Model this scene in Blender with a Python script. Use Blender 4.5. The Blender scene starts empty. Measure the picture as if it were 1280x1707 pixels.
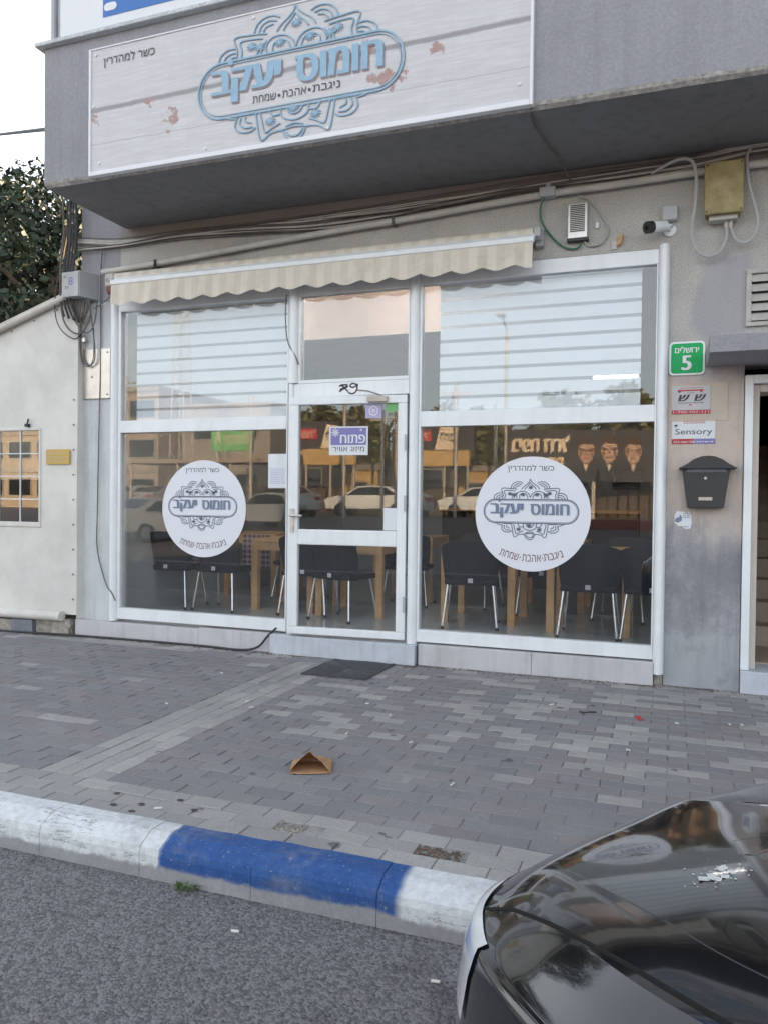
import bpy, bmesh, math, random
from mathutils import Vector, Matrix, noise
from mathutils.geometry import delaunay_2d_cdt
R=math.radians
random.seed(7)
S=bpy.context.scene; COL=S.collection
# ------------------------------------------------------------------ camera
cam=bpy.data.cameras.new('camera'); co=bpy.data.objects.new('camera',cam); COL.objects.link(co)
yaw,pit,rol=R(20.2189),R(0.88541),R(-0.65507)
fw=Vector((-math.sin(yaw)*math.cos(pit),math.cos(yaw)*math.cos(pit),-math.sin(pit)))
rt=Vector((math.cos(yaw),math.sin(yaw),0)); dn=fw.cross(rt)
r2=rt*math.cos(rol)+dn*math.sin(rol); d2=dn*math.cos(rol)-rt*math.sin(rol)
M=Matrix((r2,-d2,-fw)).transposed().to_4x4(); M.translation=Vector((0,-6.1,1.342)); co.matrix_world=M
cam.sensor_fit='VERTICAL'; cam.sensor_height=36; cam.lens=1300/1707*36; cam.clip_end=2000; cam.clip_start=.05
S.camera=co
# ------------------------------------------------------------------ sky, sun, exposure
W=bpy.data.worlds.new('World'); S.world=W; W.use_nodes=True
SUN_EL,SUN_AZ=R(12.5),R(16)          # azimuth measured from +y (behind the shop) towards +x
nt=W.node_tree; bg=nt.nodes['Background']; sky=nt.nodes.new('ShaderNodeTexSky')
sky.sky_type='NISHITA'; sky.sun_disc=False; sky.sun_elevation=SUN_EL; sky.sun_rotation=SUN_AZ; sky.air_density=1.0; sky.dust_density=2.5; sky.ozone_density=1.0
hs=nt.nodes.new('ShaderNodeHueSaturation'); hs.inputs['Saturation'].default_value=.36
nt.links.new(sky.outputs[0],hs.inputs['Color']); nt.links.new(hs.outputs[0],bg.inputs[0]); bg.inputs[1].default_value=.15
sl=bpy.data.lights.new('sun','SUN'); so=bpy.data.objects.new('sun',sl); COL.objects.link(so)
sl.energy=3.4; sl.angle=R(.5); sl.color=(1,.70,.40)
sd=Vector((math.sin(SUN_AZ)*math.cos(SUN_EL),math.cos(SUN_AZ)*math.cos(SUN_EL),math.sin(SUN_EL)))
so.rotation_euler=sd.to_track_quat('Z','Y').to_euler()
S.view_settings.view_transform='Standard'; S.view_settings.look='None'; S.view_settings.gamma=1; S.view_settings.exposure=2.2
# ------------------------------------------------------------------ materials
def mat(name,col,rough=.6,metal=0,var=.12,scale=3,bump=0,bscale=80,spec=.5,coat=0,col2=None,spots=None,spotscale=2,spotamt=.55,emit=None,streak=0):
    m=bpy.data.materials.new(name); m.use_nodes=True; n=m.node_tree.nodes; l=m.node_tree.links; b=n['Principled BSDF']
    b.inputs['Roughness'].default_value=rough; b.inputs['Metallic'].default_value=metal; b.inputs['Specular IOR Level'].default_value=spec
    b.inputs['Coat Weight'].default_value=coat; b.inputs['Coat Roughness'].default_value=.03
    tc=n.new('ShaderNodeTexCoord')
    def nz(sc,det=5,ro=.6):
        t=n.new('ShaderNodeTexNoise'); t.inputs['Scale'].default_value=sc; t.inputs['Detail'].default_value=det; t.inputs['Roughness'].default_value=ro
        l.new(tc.outputs['Object'],t.inputs['Vector']); return t
    def mix(f,a,c):
        x=n.new('ShaderNodeMix'); x.data_type='RGBA'
        if hasattr(f,'links'): l.new(f,x.inputs[0])
        else: x.inputs[0].default_value=f
        for i,v in ((6,a),(7,c)):
            if hasattr(v,'links'): l.new(v,x.inputs[i])
            else: x.inputs[i].default_value=(*v,1)
        return x.outputs[2]
    c0=tuple(max(0,x*(1-var)) for x in col); c1=tuple(min(1,x*(1+var)) for x in (col2 or col))
    t=nz(scale,8,.65); rp=n.new('ShaderNodeMapRange'); rp.inputs[1].default_value=.3; rp.inputs[2].default_value=.7; l.new(t.outputs[0],rp.inputs[0])
    c=mix(rp.outputs[0],c0,c1)
    if spots:
        t2=nz(spotscale,7,.7); r2_=n.new('ShaderNodeMapRange'); r2_.inputs[1].default_value=spotamt; r2_.inputs[2].default_value=spotamt+.1; l.new(t2.outputs[0],r2_.inputs[0])
        c=mix(r2_.outputs[0],c,spots)
    if streak:
        mp=n.new('ShaderNodeMapping'); mp.inputs['Scale'].default_value=(7,7,.45); l.new(tc.outputs['Object'],mp.inputs[0])
        t5=n.new('ShaderNodeTexNoise'); t5.inputs['Scale'].default_value=1.6; t5.inputs['Detail'].default_value=7; t5.inputs['Roughness'].default_value=.65; l.new(mp.outputs[0],t5.inputs['Vector'])
        r5=n.new('ShaderNodeMapRange'); r5.inputs[1].default_value=.48; r5.inputs[2].default_value=.75; l.new(t5.outputs[0],r5.inputs[0]); r5.inputs[3].default_value=1; r5.inputs[4].default_value=1-streak
        h5=n.new('ShaderNodeHueSaturation'); l.new(c,h5.inputs['Color']); l.new(r5.outputs[0],h5.inputs['Value']); c=h5.outputs[0]
    if bump>=.3:
        t4=nz(bscale*.8,3,.6); r4=n.new('ShaderNodeMapRange'); r4.inputs[1].default_value=.35; r4.inputs[2].default_value=.65; l.new(t4.outputs[0],r4.inputs[0]); r4.inputs[3].default_value=1-.32*min(1,bump); r4.inputs[4].default_value=1+.12*min(1,bump)
        hv_=n.new('ShaderNodeHueSaturation'); l.new(c,hv_.inputs['Color']); l.new(r4.outputs[0],hv_.inputs['Value']); c=hv_.outputs[0]
    l.new(c,b.inputs['Base Color'])
    if bump:
        t3=nz(bscale,4,.6); bp=n.new('ShaderNodeBump'); bp.inputs['Strength'].default_value=bump; bp.inputs['Distance'].default_value=.01
        l.new(t3.outputs[0],bp.inputs['Height']); l.new(bp.outputs[0],b.inputs['Normal'])
    if emit: b.inputs['Emission Color'].default_value=(*emit[:3],1); b.inputs['Emission Strength'].default_value=emit[3]
    m['h']=1
    return m
def nodes(m): return m.node_tree.nodes,m.node_tree.links,m.node_tree.nodes['Principled BSDF']
class NB:   # tiny node builder
    def __init__(s,m): s.n,s.l,s.b=nodes(m)
    def put(s,sock,v):
        if hasattr(v,'links'): s.l.new(v,sock)
        elif isinstance(v,tuple) and sock.type=='RGBA': sock.default_value=(*v,1)
        else: sock.default_value=v
    def math(s,op,a,b=0,c=None):
        x=s.n.new('ShaderNodeMath'); x.operation=op; s.put(x.inputs[0],a); s.put(x.inputs[1],b)
        if c is not None: s.put(x.inputs[2],c)
        return x.outputs[0]
    def mix(s,f,a,b):
        x=s.n.new('ShaderNodeMix'); x.data_type='RGBA'; s.put(x.inputs[0],f); s.put(x.inputs[6],a); s.put(x.inputs[7],b); return x.outputs[2]
    def pos(s):
        g=s.n.new('ShaderNodeNewGeometry'); x=s.n.new('ShaderNodeSeparateXYZ'); s.l.new(g.outputs['Position'],x.inputs[0]); return g.outputs['Position'],x.outputs
    def noise(s,v,sc,det=5,ro=.6):
        t=s.n.new('ShaderNodeTexNoise'); s.l.new(v,t.inputs['Vector']); t.inputs['Scale'].default_value=sc; t.inputs['Detail'].default_value=det; t.inputs['Roughness'].default_value=ro; return t.outputs[0]
    def step(s,v,a,b):
        x=s.n.new('ShaderNodeMapRange'); x.interpolation_type='SMOOTHSTEP'; s.put(x.inputs[0],v); x.inputs[1].default_value=a; x.inputs[2].default_value=b; return x.outputs[0]
    def base(s): 
        return s.b.inputs['Base Color'].links[0].from_socket
    def bump(s,h,st=.3,d=.01):
        bp=s.n.new('ShaderNodeBump'); bp.inputs['Strength'].default_value=st; bp.inputs['Distance'].default_value=d; s.l.new(h,bp.inputs['Height']); s.l.new(bp.outputs[0],s.b.inputs['Normal'])
K={}
K['white']=mat('white_aluminium',(.76,.78,.80),.32,var=.05,scale=4,spots=(.66,.67,.67),spotscale=3,spotamt=.66,streak=0.1)
K['stucco']=mat('grey_stucco',(.50,.48,.455),.9,var=.12,scale=2.5,bump=.7,bscale=110,spots=(.39,.385,.385),spotscale=1.2)
K['stucco_pale']=mat('pale_stucco',(.66,.68,.70),.9,var=.10,scale=3,bump=.8,bscale=130,streak=0.2)
K['pier']=mat('pier_plaster',(.27,.275,.30),.85,var=.15,scale=2.2,bump=.35,bscale=90,col2=(.33,.33,.36))
K['lavender']=mat('lavender_paint',(.305,.30,.325),.85,var=.10,scale=1.6,bump=.35,bscale=60,spots=(.26,.26,.285),spotscale=1.4,spotamt=.6,streak=.12)
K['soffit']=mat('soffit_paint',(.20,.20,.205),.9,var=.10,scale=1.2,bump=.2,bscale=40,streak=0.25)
K['edgechip']=mat('chipped_plaster',(.42,.40,.38),.9,var=.3,scale=14,bump=.9,bscale=40)
K['plinth']=mat('plinth_stone',(.52,.51,.525),.6,var=.07,scale=2.5,bump=.1,bscale=60,spots=(.46,.45,.46),spotscale=2,streak=0.2)
K['step']=mat('step_marble',(.50,.53,.58),.45,var=.12,scale=5,streak=0.2)
K['banner']=mat('banner_vinyl',(.61,.595,.615),.5,var=.05,scale=3,bump=.12,bscale=4,streak=0.08)
K['signwhite']=mat('sign_white',(.72,.72,.75),.45,var=.03)
K['signblue']=mat('sign_blue',(.045,.16,.46),.5,var=.05)
K['logo']=mat('logo_light_blue',(.27,.42,.55),.5,var=.08,scale=20)
K['logodark']=mat('logo_slate',(.22,.27,.34),.5,var=.08)
K['logoshadow']=mat('logo_shadow_mauve',(.27,.22,.235),.5,var=.08)
K['ink']=mat('dark_ink',(.06,.05,.055),.6,var=.1)
K['stickerline']=mat('sticker_line_slate',(.08,.10,.16),.5,var=.08)
K['navy']=mat('sticker_slate_blue',(.16,.20,.30),.5,var=.1,scale=10)
K['maroon']=mat('sticker_maroon_ink',(.13,.035,.05),.5,var=.1)
K['vinyl']=mat('sticker_vinyl',(.70,.71,.76),.45,var=.02)
K['paper']=mat('paper_white',(.68,.70,.73),.8,var=.04)
K['black']=mat('black_plastic',(.02,.02,.022),.45,var=.2)
K['blackmetal']=mat('mailbox_black',(.02,.021,.025),.4,var=.2,bump=.1,bscale=200)
K['greyplast']=mat('grey_plastic',(.42,.43,.45),.5,var=.08,scale=6)
K['dirtyplast']=mat('dirty_plastic',(.47,.44,.40),.6,var=.2,scale=8)
K['metal']=mat('bare_metal',(.55,.52,.49),.38,metal=.85,var=.15,scale=6,bump=.1,bscale=20)
K['chrome']=mat('chrome_leg',(.75,.76,.78),.2,metal=1,var=.03)
K['pipe']=mat('pipe_paint',(.52,.50,.47),.7,var=.12,scale=5,spots=(.36,.34,.31),spotscale=6,spotamt=.6)
K['cable']=mat('cable_grey_brown',(.13,.115,.105),.7,var=.3,scale=6)
K['cablewhite']=mat('cable_off_white',(.42,.42,.42),.6,var=.15)
K['cableblack']=mat('cable_black',(.03,.03,.033),.6,var=.2)
K['cablegreen']=mat('cable_green',(.03,.16,.10),.5,var=.1)
K['yellowbox']=mat('yellowed_plastic',(.27,.21,.085),.55,var=.25,scale=9,col2=(.33,.27,.13),spots=(.17,.13,.06),spotscale=5,spotamt=.62)
K['awncloth']=mat('awning_cream',(.62,.56,.47),.85,var=.1,scale=10,bump=.15,bscale=200)
K['wood']=mat('pale_wood',(.60,.36,.17),.5,var=.2,scale=6)
K['chairblack']=mat('chair_black_weave',(.009,.011,.016),.6,var=.3,scale=60,bump=.3,bscale=150)
K['tile']=mat('shop_floor_tile',(.50,.53,.53),.16,var=.1,scale=1.5)
K['inwall']=mat('interior_grey_wall',(.36,.39,.39),.8,var=.05)
K['peach']=mat('interior_peach_paint',(.86,.60,.46),.8,var=.05)
K['peachwall']=mat('peach_wall_paint',(.44,.36,.31),.85,var=.06,scale=4)
K['green']=mat('house_number_green',(.008,.36,.10),.5,var=.04,spec=.3)
K['red']=mat('red_ink',(.45,.03,.04),.5,var=.1)
K['purple']=mat('purple_ink',(.20,.18,.42),.5,var=.06)
K['lilac']=mat('lilac_print',(.40,.37,.58),.5,var=.1,scale=30)
K['grass_green']=mat('green_print',(.16,.42,.15),.5,var=.06)
K['mustard']=mat('mustard_print',(.55,.36,.07),.5,var=.06)
K['beige']=mat('beige_plaster',(.52,.44,.37),.8,var=.1,scale=5,bump=.15,bscale=60)
K['canvas']=mat('tent_canvas',(.66,.64,.60),.6,var=.05,scale=1.6,bump=.35,bscale=3.5)
K['canvasedge']=mat('tent_trim',(.52,.48,.43),.7,var=.15,scale=6)
K['block']=mat('rubble_block',(.36,.33,.29),.95,var=.3,scale=9,bump=1,bscale=30)
K['slate']=mat('grey_block',(.20,.21,.245),.9,var=.15,scale=8,bump=.6,bscale=50)
K['rubber']=mat('doormat_rubber',(.075,.078,.084),.95,var=.3,scale=12,bump=.8,bscale=150,spots=(.15,.15,.155),spotscale=4,spotamt=.55)
K['kraft']=mat('kraft_paper',(.42,.24,.125),.85,var=.12,scale=9,bump=.35,bscale=18)
K['leaf']=mat('leaf_dark',(.011,.023,.010),.6,var=.45,scale=1.2,col2=(.022,.038,.016))
K['leafolive']=mat('leaf_olive',(.09,.10,.035),.6,var=.4,scale=.8,col2=(.14,.13,.05))
K['bark']=mat('bark',(.12,.09,.065),.95,var=.3,scale=8,bump=.8,bscale=20)
K['carblack']=mat('car_black_paint',(.006,.0065,.008),.10,var=.1,spec=.45,coat=.8)
K['carglass']=mat('car_glass',(.012,.014,.016),.05,var=.05,spec=.7)
K['gap']=mat('panel_gap',(.002,.002,.002),.9,var=0)
K['lens']=mat('lamp_lens_clear',(.62,.63,.65),.15,var=.1,scale=9,coat=1)
K['rubbertyre']=mat('tyre_rubber',(.02,.02,.02),.9,var=.2)
K['redlens']=mat('red_lens',(.30,.012,.02),.2,var=.1,coat=.8)
K['carsilver']=mat('car_silver',(.34,.35,.35),.3,metal=.2,var=.04,coat=.6)
K['carwhite']=mat('car_white',(.66,.67,.66),.3,var=.03,coat=.6)
K['cardark']=mat('car_dark_grey',(.07,.075,.08),.3,var=.05,coat=.6)
K['tubelight']=mat('tube_light',(.9,.9,.9),.4,var=0,emit=(1,.92,.82,13))
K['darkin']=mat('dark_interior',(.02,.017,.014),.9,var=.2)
K['stair']=mat('stair_stone',(.42,.33,.25),.6,var=.08,scale=5)
K['tancream']=mat('cream_frame',(.56,.50,.45),.6,var=.08)
K['louver']=mat('louver_cream',(.47,.45,.42),.7,var=.15,scale=8)
K['concrete']=mat('far_concrete',(.27,.24,.20),.9,var=.12,scale=.6)
K['farwall']=mat('far_plaster',(.30,.24,.18),.9,var=.1,scale=.5)
K['fardark']=mat('far_dark_cladding',(.06,.055,.055),.8,var=.2,scale=1)
K['faryellow']=mat('far_timber_yellow',(.50,.33,.14),.8,var=.2,scale=3)
K['farposter']=mat('far_poster_cream',(.66,.53,.38),.8,var=.06)
K['skin']=mat('poster_skin',(.44,.29,.20),.7,var=.2,scale=6)
K['skinshade']=mat('poster_skin_shade',(.22,.115,.075),.7,var=.2,scale=6)
K['suit']=mat('poster_suit',(.05,.05,.056),.9)
K['hair']=mat('poster_hair',(.075,.045,.03),.8,var=.2)
K['steel']=mat('galvanised_steel',(.40,.36,.32),.6,metal=.3,var=.1)
K['siren']=mat('siren_red_brown',(.16,.055,.05),.4,var=.15)
K['cream']=mat('cream_plastic',(.52,.45,.38),.5,var=.12,scale=8)
K['lit']=mat('litter_white',(.7,.69,.66),.8,var=.1)
K['dropping']=mat('dropping_white_brown',(.60,.60,.58),.7,var=.25,scale=60,spots=(.28,.13,.09),spotscale=45,spotamt=.56)
K['weed']=mat('weed_green',(.08,.13,.03),.7,var=.3)
K['gravel']=mat('gravel_brown',(.20,.15,.12),.95,var=.5,scale=60,bump=1,bscale=90)
K['check']=mat('checked_cloth',(.55,.48,.5),.85,var=.05)
# glass: real thin panes, angle dependent mirror over a slightly tinted see-through
def glassmat(name,tint,f0,f90):
    m=bpy.data.materials.new(name); m.use_nodes=True; n=m.node_tree.nodes; l=m.node_tree.links
    n.remove(n['Principled BSDF']); o=n['Material Output']
    t=n.new('ShaderNodeBsdfTransparent'); t.inputs[0].default_value=(*tint,1); g=n.new('ShaderNodeBsdfGlossy'); g.inputs['Roughness'].default_value=.012; g.inputs[0].default_value=(1,1,1,1)
    lw=n.new('ShaderNodeLayerWeight'); lw.inputs[0].default_value=.5
    p=n.new('ShaderNodeMath'); p.operation='POWER'; p.inputs[1].default_value=4; l.new(lw.outputs['Facing'],p.inputs[0])
    ma=n.new('ShaderNodeMath'); ma.operation='MULTIPLY_ADD'; ma.inputs[1].default_value=f90; ma.inputs[2].default_value=f0; l.new(p.outputs[0],ma.inputs[0])
    mx=n.new('ShaderNodeMixShader'); l.new(ma.outputs[0],mx.inputs[0]); l.new(t.outputs[0],mx.inputs[1]); l.new(g.outputs[0],mx.inputs[2])
    l.new(mx.outputs[0],o.inputs[0]); return m
K['glass']=glassmat('window_glass',(.90,.915,.93),.054,.65)
K['plasticpane']=glassmat('clear_plastic',(.78,.78,.76),.11,.7)
K['sheer']=glassmat('blind_sheer',(.74,.77,.78),.0,.0)
def sheermat():
    m=bpy.data.materials.new('blind_sheer'); m.use_nodes=True; n=m.node_tree.nodes; l=m.node_tree.links; t=n.new('ShaderNodeBsdfTransparent'); d=n['Principled BSDF']; d.inputs['Base Color'].default_value=(.62,.65,.67,1); d.inputs['Roughness'].default_value=.9
    x=n.new('ShaderNodeMixShader'); x.inputs[0].default_value=.4; l.new(t.outputs[0],x.inputs[1]); l.new(d.outputs[0],x.inputs[2]); l.new(x.outputs[0],n['Material Output'].inputs[0]); return m
K['sheer']=sheermat()
K['notice']=glassmat('notice_film',(.62,.62,.6),.06,.5)
# stucco / banner / kerb / pavement / road special nodes
def sp_banner(m):
    b=NB(m); P,x=b.pos(); n1=b.noise(P,9,6); n2=b.noise(P,30,6,.7)
    mp=b.n.new('ShaderNodeMapping'); mp.inputs['Scale'].default_value=(1,1,14); b.l.new(P,mp.inputs[0]); grain=b.noise(mp.outputs[0],4,8,.7)
    c=b.mix(b.step(grain,.35,.7),(.52,.505,.51),b.base())
    # two dark plank joints
    for z0,sl,wd in ((4.44,.012,.017),(4.12,.0,.004)):
        zz=b.math('ADD',b.math('MULTIPLY',x[0],sl),z0); d=b.math('ABSOLUTE',b.math('SUBTRACT',b.math('ADD',x[2],b.math('MULTIPLY',b.math('SUBTRACT',n1,.5),.02)),zz))
        c=b.mix(b.math('MULTIPLY',b.math('SUBTRACT',1,b.step(d,wd*.5,wd*1.6)),.75 if wd>.01 else .35),c,(.20,.18,.19))
    for bx,bz,br in ((-3.83,4.37,.13),(-3.62,4.20,.15),(-1.87,4.21,.15),(-4.34,4.33,.09),(-2.16,4.38,.07),(-4.36,4.12,.08),(-2.02,4.46,.09),(-1.50,4.36,.09)):
        dx=b.math('SUBTRACT',x[0],bx); dz=b.math('MULTIPLY',b.math('SUBTRACT',x[2],bz),1.4); d=b.math('SQRT',b.math('ADD',b.math('MULTIPLY',dx,dx),b.math('MULTIPLY',dz,dz)))
        v=b.math('ADD',b.math('SUBTRACT',1,b.math('DIVIDE',d,br)),b.math('MULTIPLY',b.math('SUBTRACT',n1,.5),4.2))
        c=b.mix(b.step(v,.55,.75),c,b.mix(n2,(.30,.16,.14),(.46,.34,.32)))
    fl=b.noise(mp.outputs[0],3.2,9,.75); c=b.mix(b.step(fl,.70,.73),c,(.24,.21,.21))
    b.l.new(c,b.b.inputs['Base Color'])
sp_banner(K['banner'])
def sp_kerb():
    m=mat('painted_kerb',(.30,.30,.31),.8,var=.12,scale=5,bump=.3,bscale=70); b=NB(m); P,x=b.pos()
    n1=b.noise(P,5,6,.6); n2=b.noise(P,26,8,.75)
    xx=b.math('ADD',x[0],b.math('MULTIPLY',b.math('SUBTRACT',n1,.5),.07))
    ph=b.math('MODULO',b.math('ADD',xx,101.855),2.0)            # blue for the first metre, white for the second
    blue=b.math('MULTIPLY',b.step(ph,-.02,.02),b.math('SUBTRACT',1,b.step(ph,.97,1.01)))
    zz=b.math('ADD',x[2],b.math('MULTIPLY',b.math('SUBTRACT',n2,.5),.03)); zz=b.math('ADD',zz,b.math('MULTIPLY',b.math('SUBTRACT',n1,.5),.05))
    paint=b.step(zz,-.108,-.088)
    yy=b.math('ADD',x[1],b.math('MULTIPLY',b.math('SUBTRACT',n1,.5),.05)); paint=b.math('MULTIPLY',paint,b.math('SUBTRACT',1,b.step(yy,-3.40,-3.37)))
    chips=b.step(n2,.66,.70)
    wh=b.mix(b.step(n2,.35,.65),(.56,.58,.59),(.70,.72,.73)); bl=b.mix(b.step(n2,.3,.7),(.014,.065,.23),(.03,.10,.30))
    pc=b.mix(blue,b.mix(b.math('MULTIPLY',chips,.6),wh,(.40,.40,.40)),b.mix(b.math('MULTIPLY',b.step(n2,.70,.72),.6),bl,(.35,.42,.5)))
    mp=b.n.new('ShaderNodeMapping'); mp.inputs['Scale'].default_value=(1.2,9,9); b.l.new(P,mp.inputs[0]); cr=b.noise(mp.outputs[0],3,5,.7)
    pc=b.mix(b.math('MULTIPLY',b.step(b.noise(P,1.7,8,.75),.48,.66),.5),pc,(.27,.27,.265)); pc=b.mix(b.math('MULTIPLY',b.step(b.noise(P,60,5,.8),.60,.66),.75),pc,(.36,.36,.36))
    crack=b.math('MULTIPLY',b.math('MULTIPLY',b.math('SUBTRACT',1,b.step(b.math('ABSOLUTE',b.math('SUBTRACT',cr,.5)),.0,.02)),b.step(n1,.5,.6)),.85)
    pc=b.mix(crack,pc,(.10,.10,.10))
    b.l.new(b.mix(paint,b.base(),pc),b.b.inputs['Base Color'])
    return m
K['kerb']=sp_kerb()
def sp_pavers():
    m=mat('pavers',(.11,.11,.12),.85,var=.1,scale=8,bump=.35,bscale=120); b=NB(m); P,x=b.pos()
    at=b.n.new('ShaderNodeAttribute'); at.attribute_name='tone'
    n1=b.noise(P,1.3,6,.65); n2=b.noise(P,160,3,.6); n3=b.noise(P,22,6,.7); ns=b.noise(P,7,2,.5)
    c=b.mix(b.math('MULTIPLY',b.step(n1,.35,.7),.35),at.outputs['Color'],(.19,.185,.187))
    c=b.mix(b.math('MULTIPLY',b.step(n3,.3,.75),.25),c,(.235,.23,.23))
    c=b.mix(b.math('MULTIPLY',b.step(n2,.35,.75),.3),c,(.05,.05,.055))
    c=b.mix(b.math('MULTIPLY',b.step(ns,.70,.72),.6),c,(.04,.04,.042))
    # blue and white overspray on the row beside the kerb
    b.l.new(c,b.b.inputs['Base Color']); return m
K['paver']=sp_pavers()
K['joint']=mat('joint_sand',(.29,.28,.27),.95,var=.35,scale=9,bump=.5,bscale=200)
def sp_road():
    m=mat('asphalt',(.17,.166,.172),.85,var=.15,scale=.7); b=NB(m); P,x=b.pos()
    v=b.n.new('ShaderNodeTexVoronoi'); v.inputs['Scale'].default_value=95; b.l.new(P,v.inputs['Vector'])
    cs=b.n.new('ShaderNodeSeparateColor'); b.l.new(v.outputs['Color'],cs.inputs[0])
    n1=b.noise(P,45,6,.7); n2=b.noise(P,2.2,5,.6); n3=b.noise(P,200,3)
    c=b.mix(b.step(cs.outputs[0],.1,1.0),(.085,.083,.09),(.34,.325,.33)); c=b.mix(.45,c,b.base())
    c=b.mix(b.math('MULTIPLY',b.step(n1,.45,.7),.6),c,(.28,.275,.28))
    c=b.mix(b.math('MULTIPLY',b.step(b.noise(P,60,4,.7),.56,.66),.8),c,(.03,.03,.033))
    c=b.mix(b.math('MULTIPLY',b.step(n2,.60,.72),.55),c,(.06,.059,.06))
    b.l.new(c,b.b.inputs['Base Color'])
    v2=b.n.new('ShaderNodeTexVoronoi'); v2.feature='DISTANCE_TO_EDGE'; v2.inputs['Scale'].default_value=.55
    wv=b.n.new('ShaderNodeVectorMath'); wv.operation='ADD'; ng=b.n.new('ShaderNodeTexNoise'); ng.inputs['Scale'].default_value=2.5; ng.inputs['Detail'].default_value=6; b.l.new(P,ng.inputs['Vector']); sc_=b.n.new('ShaderNodeVectorMath'); sc_.operation='SCALE'; sc_.inputs['Scale'].default_value=.5; b.l.new(ng.outputs['Color'],sc_.inputs[0]); b.l.new(P,wv.inputs[0]); b.l.new(sc_.outputs[0],wv.inputs[1]); b.l.new(wv.outputs[0],v2.inputs['Vector'])
    ck=b.math('MULTIPLY',b.math('SUBTRACT',1,b.step(v2.outputs['Distance'],.002,.007)),b.step(b.noise(P,.9,3),.50,.56)); c=b.mix(b.math('MULTIPLY',ck,.75),c,(.025,.024,.025))
    oil=b.step(b.noise(P,1.1,4,.5),.64,.74); c=b.mix(b.math('MULTIPLY',oil,.45),c,(.05,.049,.05)); b.l.new(c,b.b.inputs['Base Color'])
    h=b.math('ADD',b.math('MULTIPLY',v.outputs['Distance'],-.8),b.math('ADD',n1,b.math('MULTIPLY',n3,.4))); b.bump(h,.9,.012); return m
K['road']=sp_road()
def sp_check():
    b=NB(K['check']); P,x=b.pos()
    f1=b.step(b.math('SINE',b.math('MULTIPLY',b.math('ADD',x[0],x[1]),110)),-.1,.1); f2=b.step(b.math('SINE',b.math('MULTIPLY',x[2],110)),-.1,.1)
    b.l.new(b.mix(b.math('MULTIPLY',b.math('ADD',f1,f2),.5),(.42,.36,.38),(.09,.015,.03)),b.b.inputs['Base Color'])
sp_check()
def sp_awning():
    b=NB(K['awncloth']); P,x=b.pos(); f=b.step(b.math('SINE',b.math('MULTIPLY',x[0],44)),-.25,.25); n=b.noise(P,6,6,.7)
    c=b.mix(f,(.67,.62,.54),(.61,.555,.47)); c=b.mix(b.math('MULTIPLY',b.step(n,.5,.75),.5),c,(.42,.36,.28)); b.l.new(c,b.b.inputs['Base Color'])
sp_awning()
def sp_pier():
    b=NB(K['pier']); P,x=b.pos(); n=b.noise(P,2.3,7,.65); n2=b.noise(P,9,6,.7)
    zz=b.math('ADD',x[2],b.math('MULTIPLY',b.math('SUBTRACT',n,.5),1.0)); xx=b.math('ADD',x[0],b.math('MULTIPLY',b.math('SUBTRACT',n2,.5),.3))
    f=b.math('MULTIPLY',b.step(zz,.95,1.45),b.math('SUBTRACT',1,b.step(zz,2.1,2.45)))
    c=b.mix(b.math('MULTIPLY',f,.9),b.base(),b.mix(n2,(.56,.44,.36),(.60,.52,.46)))  # warm band: glow of reflected sun painted into the plaster colour
    g=b.math('MULTIPLY',b.math('SUBTRACT',1,b.step(zz,.35,.45)),.7); c=b.mix(g,c,(.38,.39,.41))
    mp=b.n.new('ShaderNodeMapping'); mp.inputs['Scale'].default_value=(8,8,.8); b.l.new(P,mp.inputs[0]); sk=b.noise(mp.outputs[0],1.5,7,.65); c=b.mix(b.math('MULTIPLY',b.step(sk,.45,.7),.45),c,(.40,.40,.415)); c=b.mix(b.math('MULTIPLY',b.step(sk,.52,.3),.35),c,(.17,.17,.18))
    d=b.math('MULTIPLY',b.math('MULTIPLY',b.step(n,.5,.66),b.math('SUBTRACT',1,b.step(zz,.9,1.2))),.5); c=b.mix(d,c,(.16,.165,.18))
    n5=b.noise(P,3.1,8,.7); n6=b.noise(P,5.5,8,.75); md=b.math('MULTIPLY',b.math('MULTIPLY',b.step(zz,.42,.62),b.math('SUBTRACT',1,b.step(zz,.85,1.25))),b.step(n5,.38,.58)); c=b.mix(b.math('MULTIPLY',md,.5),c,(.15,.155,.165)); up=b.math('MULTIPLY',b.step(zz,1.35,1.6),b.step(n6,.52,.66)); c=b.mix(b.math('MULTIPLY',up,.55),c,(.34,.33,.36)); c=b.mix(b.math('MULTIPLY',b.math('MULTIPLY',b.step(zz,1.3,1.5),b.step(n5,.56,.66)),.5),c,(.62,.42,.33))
    b.l.new(c,b.b.inputs['Base Color'])
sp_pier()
def sp_stucco():   # lavender repaint blot beside the vent, brown water stain under the slab
    b=NB(K['stucco']); P,x=b.pos(); n=b.noise(P,3,6,.65); n2=b.noise(P,1.2,5,.6)
    dx=b.math('DIVIDE',b.math('SUBTRACT',x[0],.33),.24); dz=b.math('DIVIDE',b.math('SUBTRACT',x[2],2.80),.36); d=b.math('SQRT',b.math('ADD',b.math('MULTIPLY',dx,dx),b.math('MULTIPLY',dz,dz)))
    d=b.math('ADD',d,b.math('MULTIPLY',b.math('SUBTRACT',n,.5),.9)); c=b.mix(b.math('MULTIPLY',b.math('SUBTRACT',1,b.step(d,.8,1.05)),.55),b.base(),(.32,.315,.36))
    zz=b.math('ADD',x[2],b.math('MULTIPLY',b.math('SUBTRACT',n2,.5),.25)); st=b.math('MULTIPLY',b.step(zz,3.66,3.80),.7)
    c=b.mix(st,c,(.20,.165,.15)); b.l.new(c,b.b.inputs['Base Color'])
sp_stucco()
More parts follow.
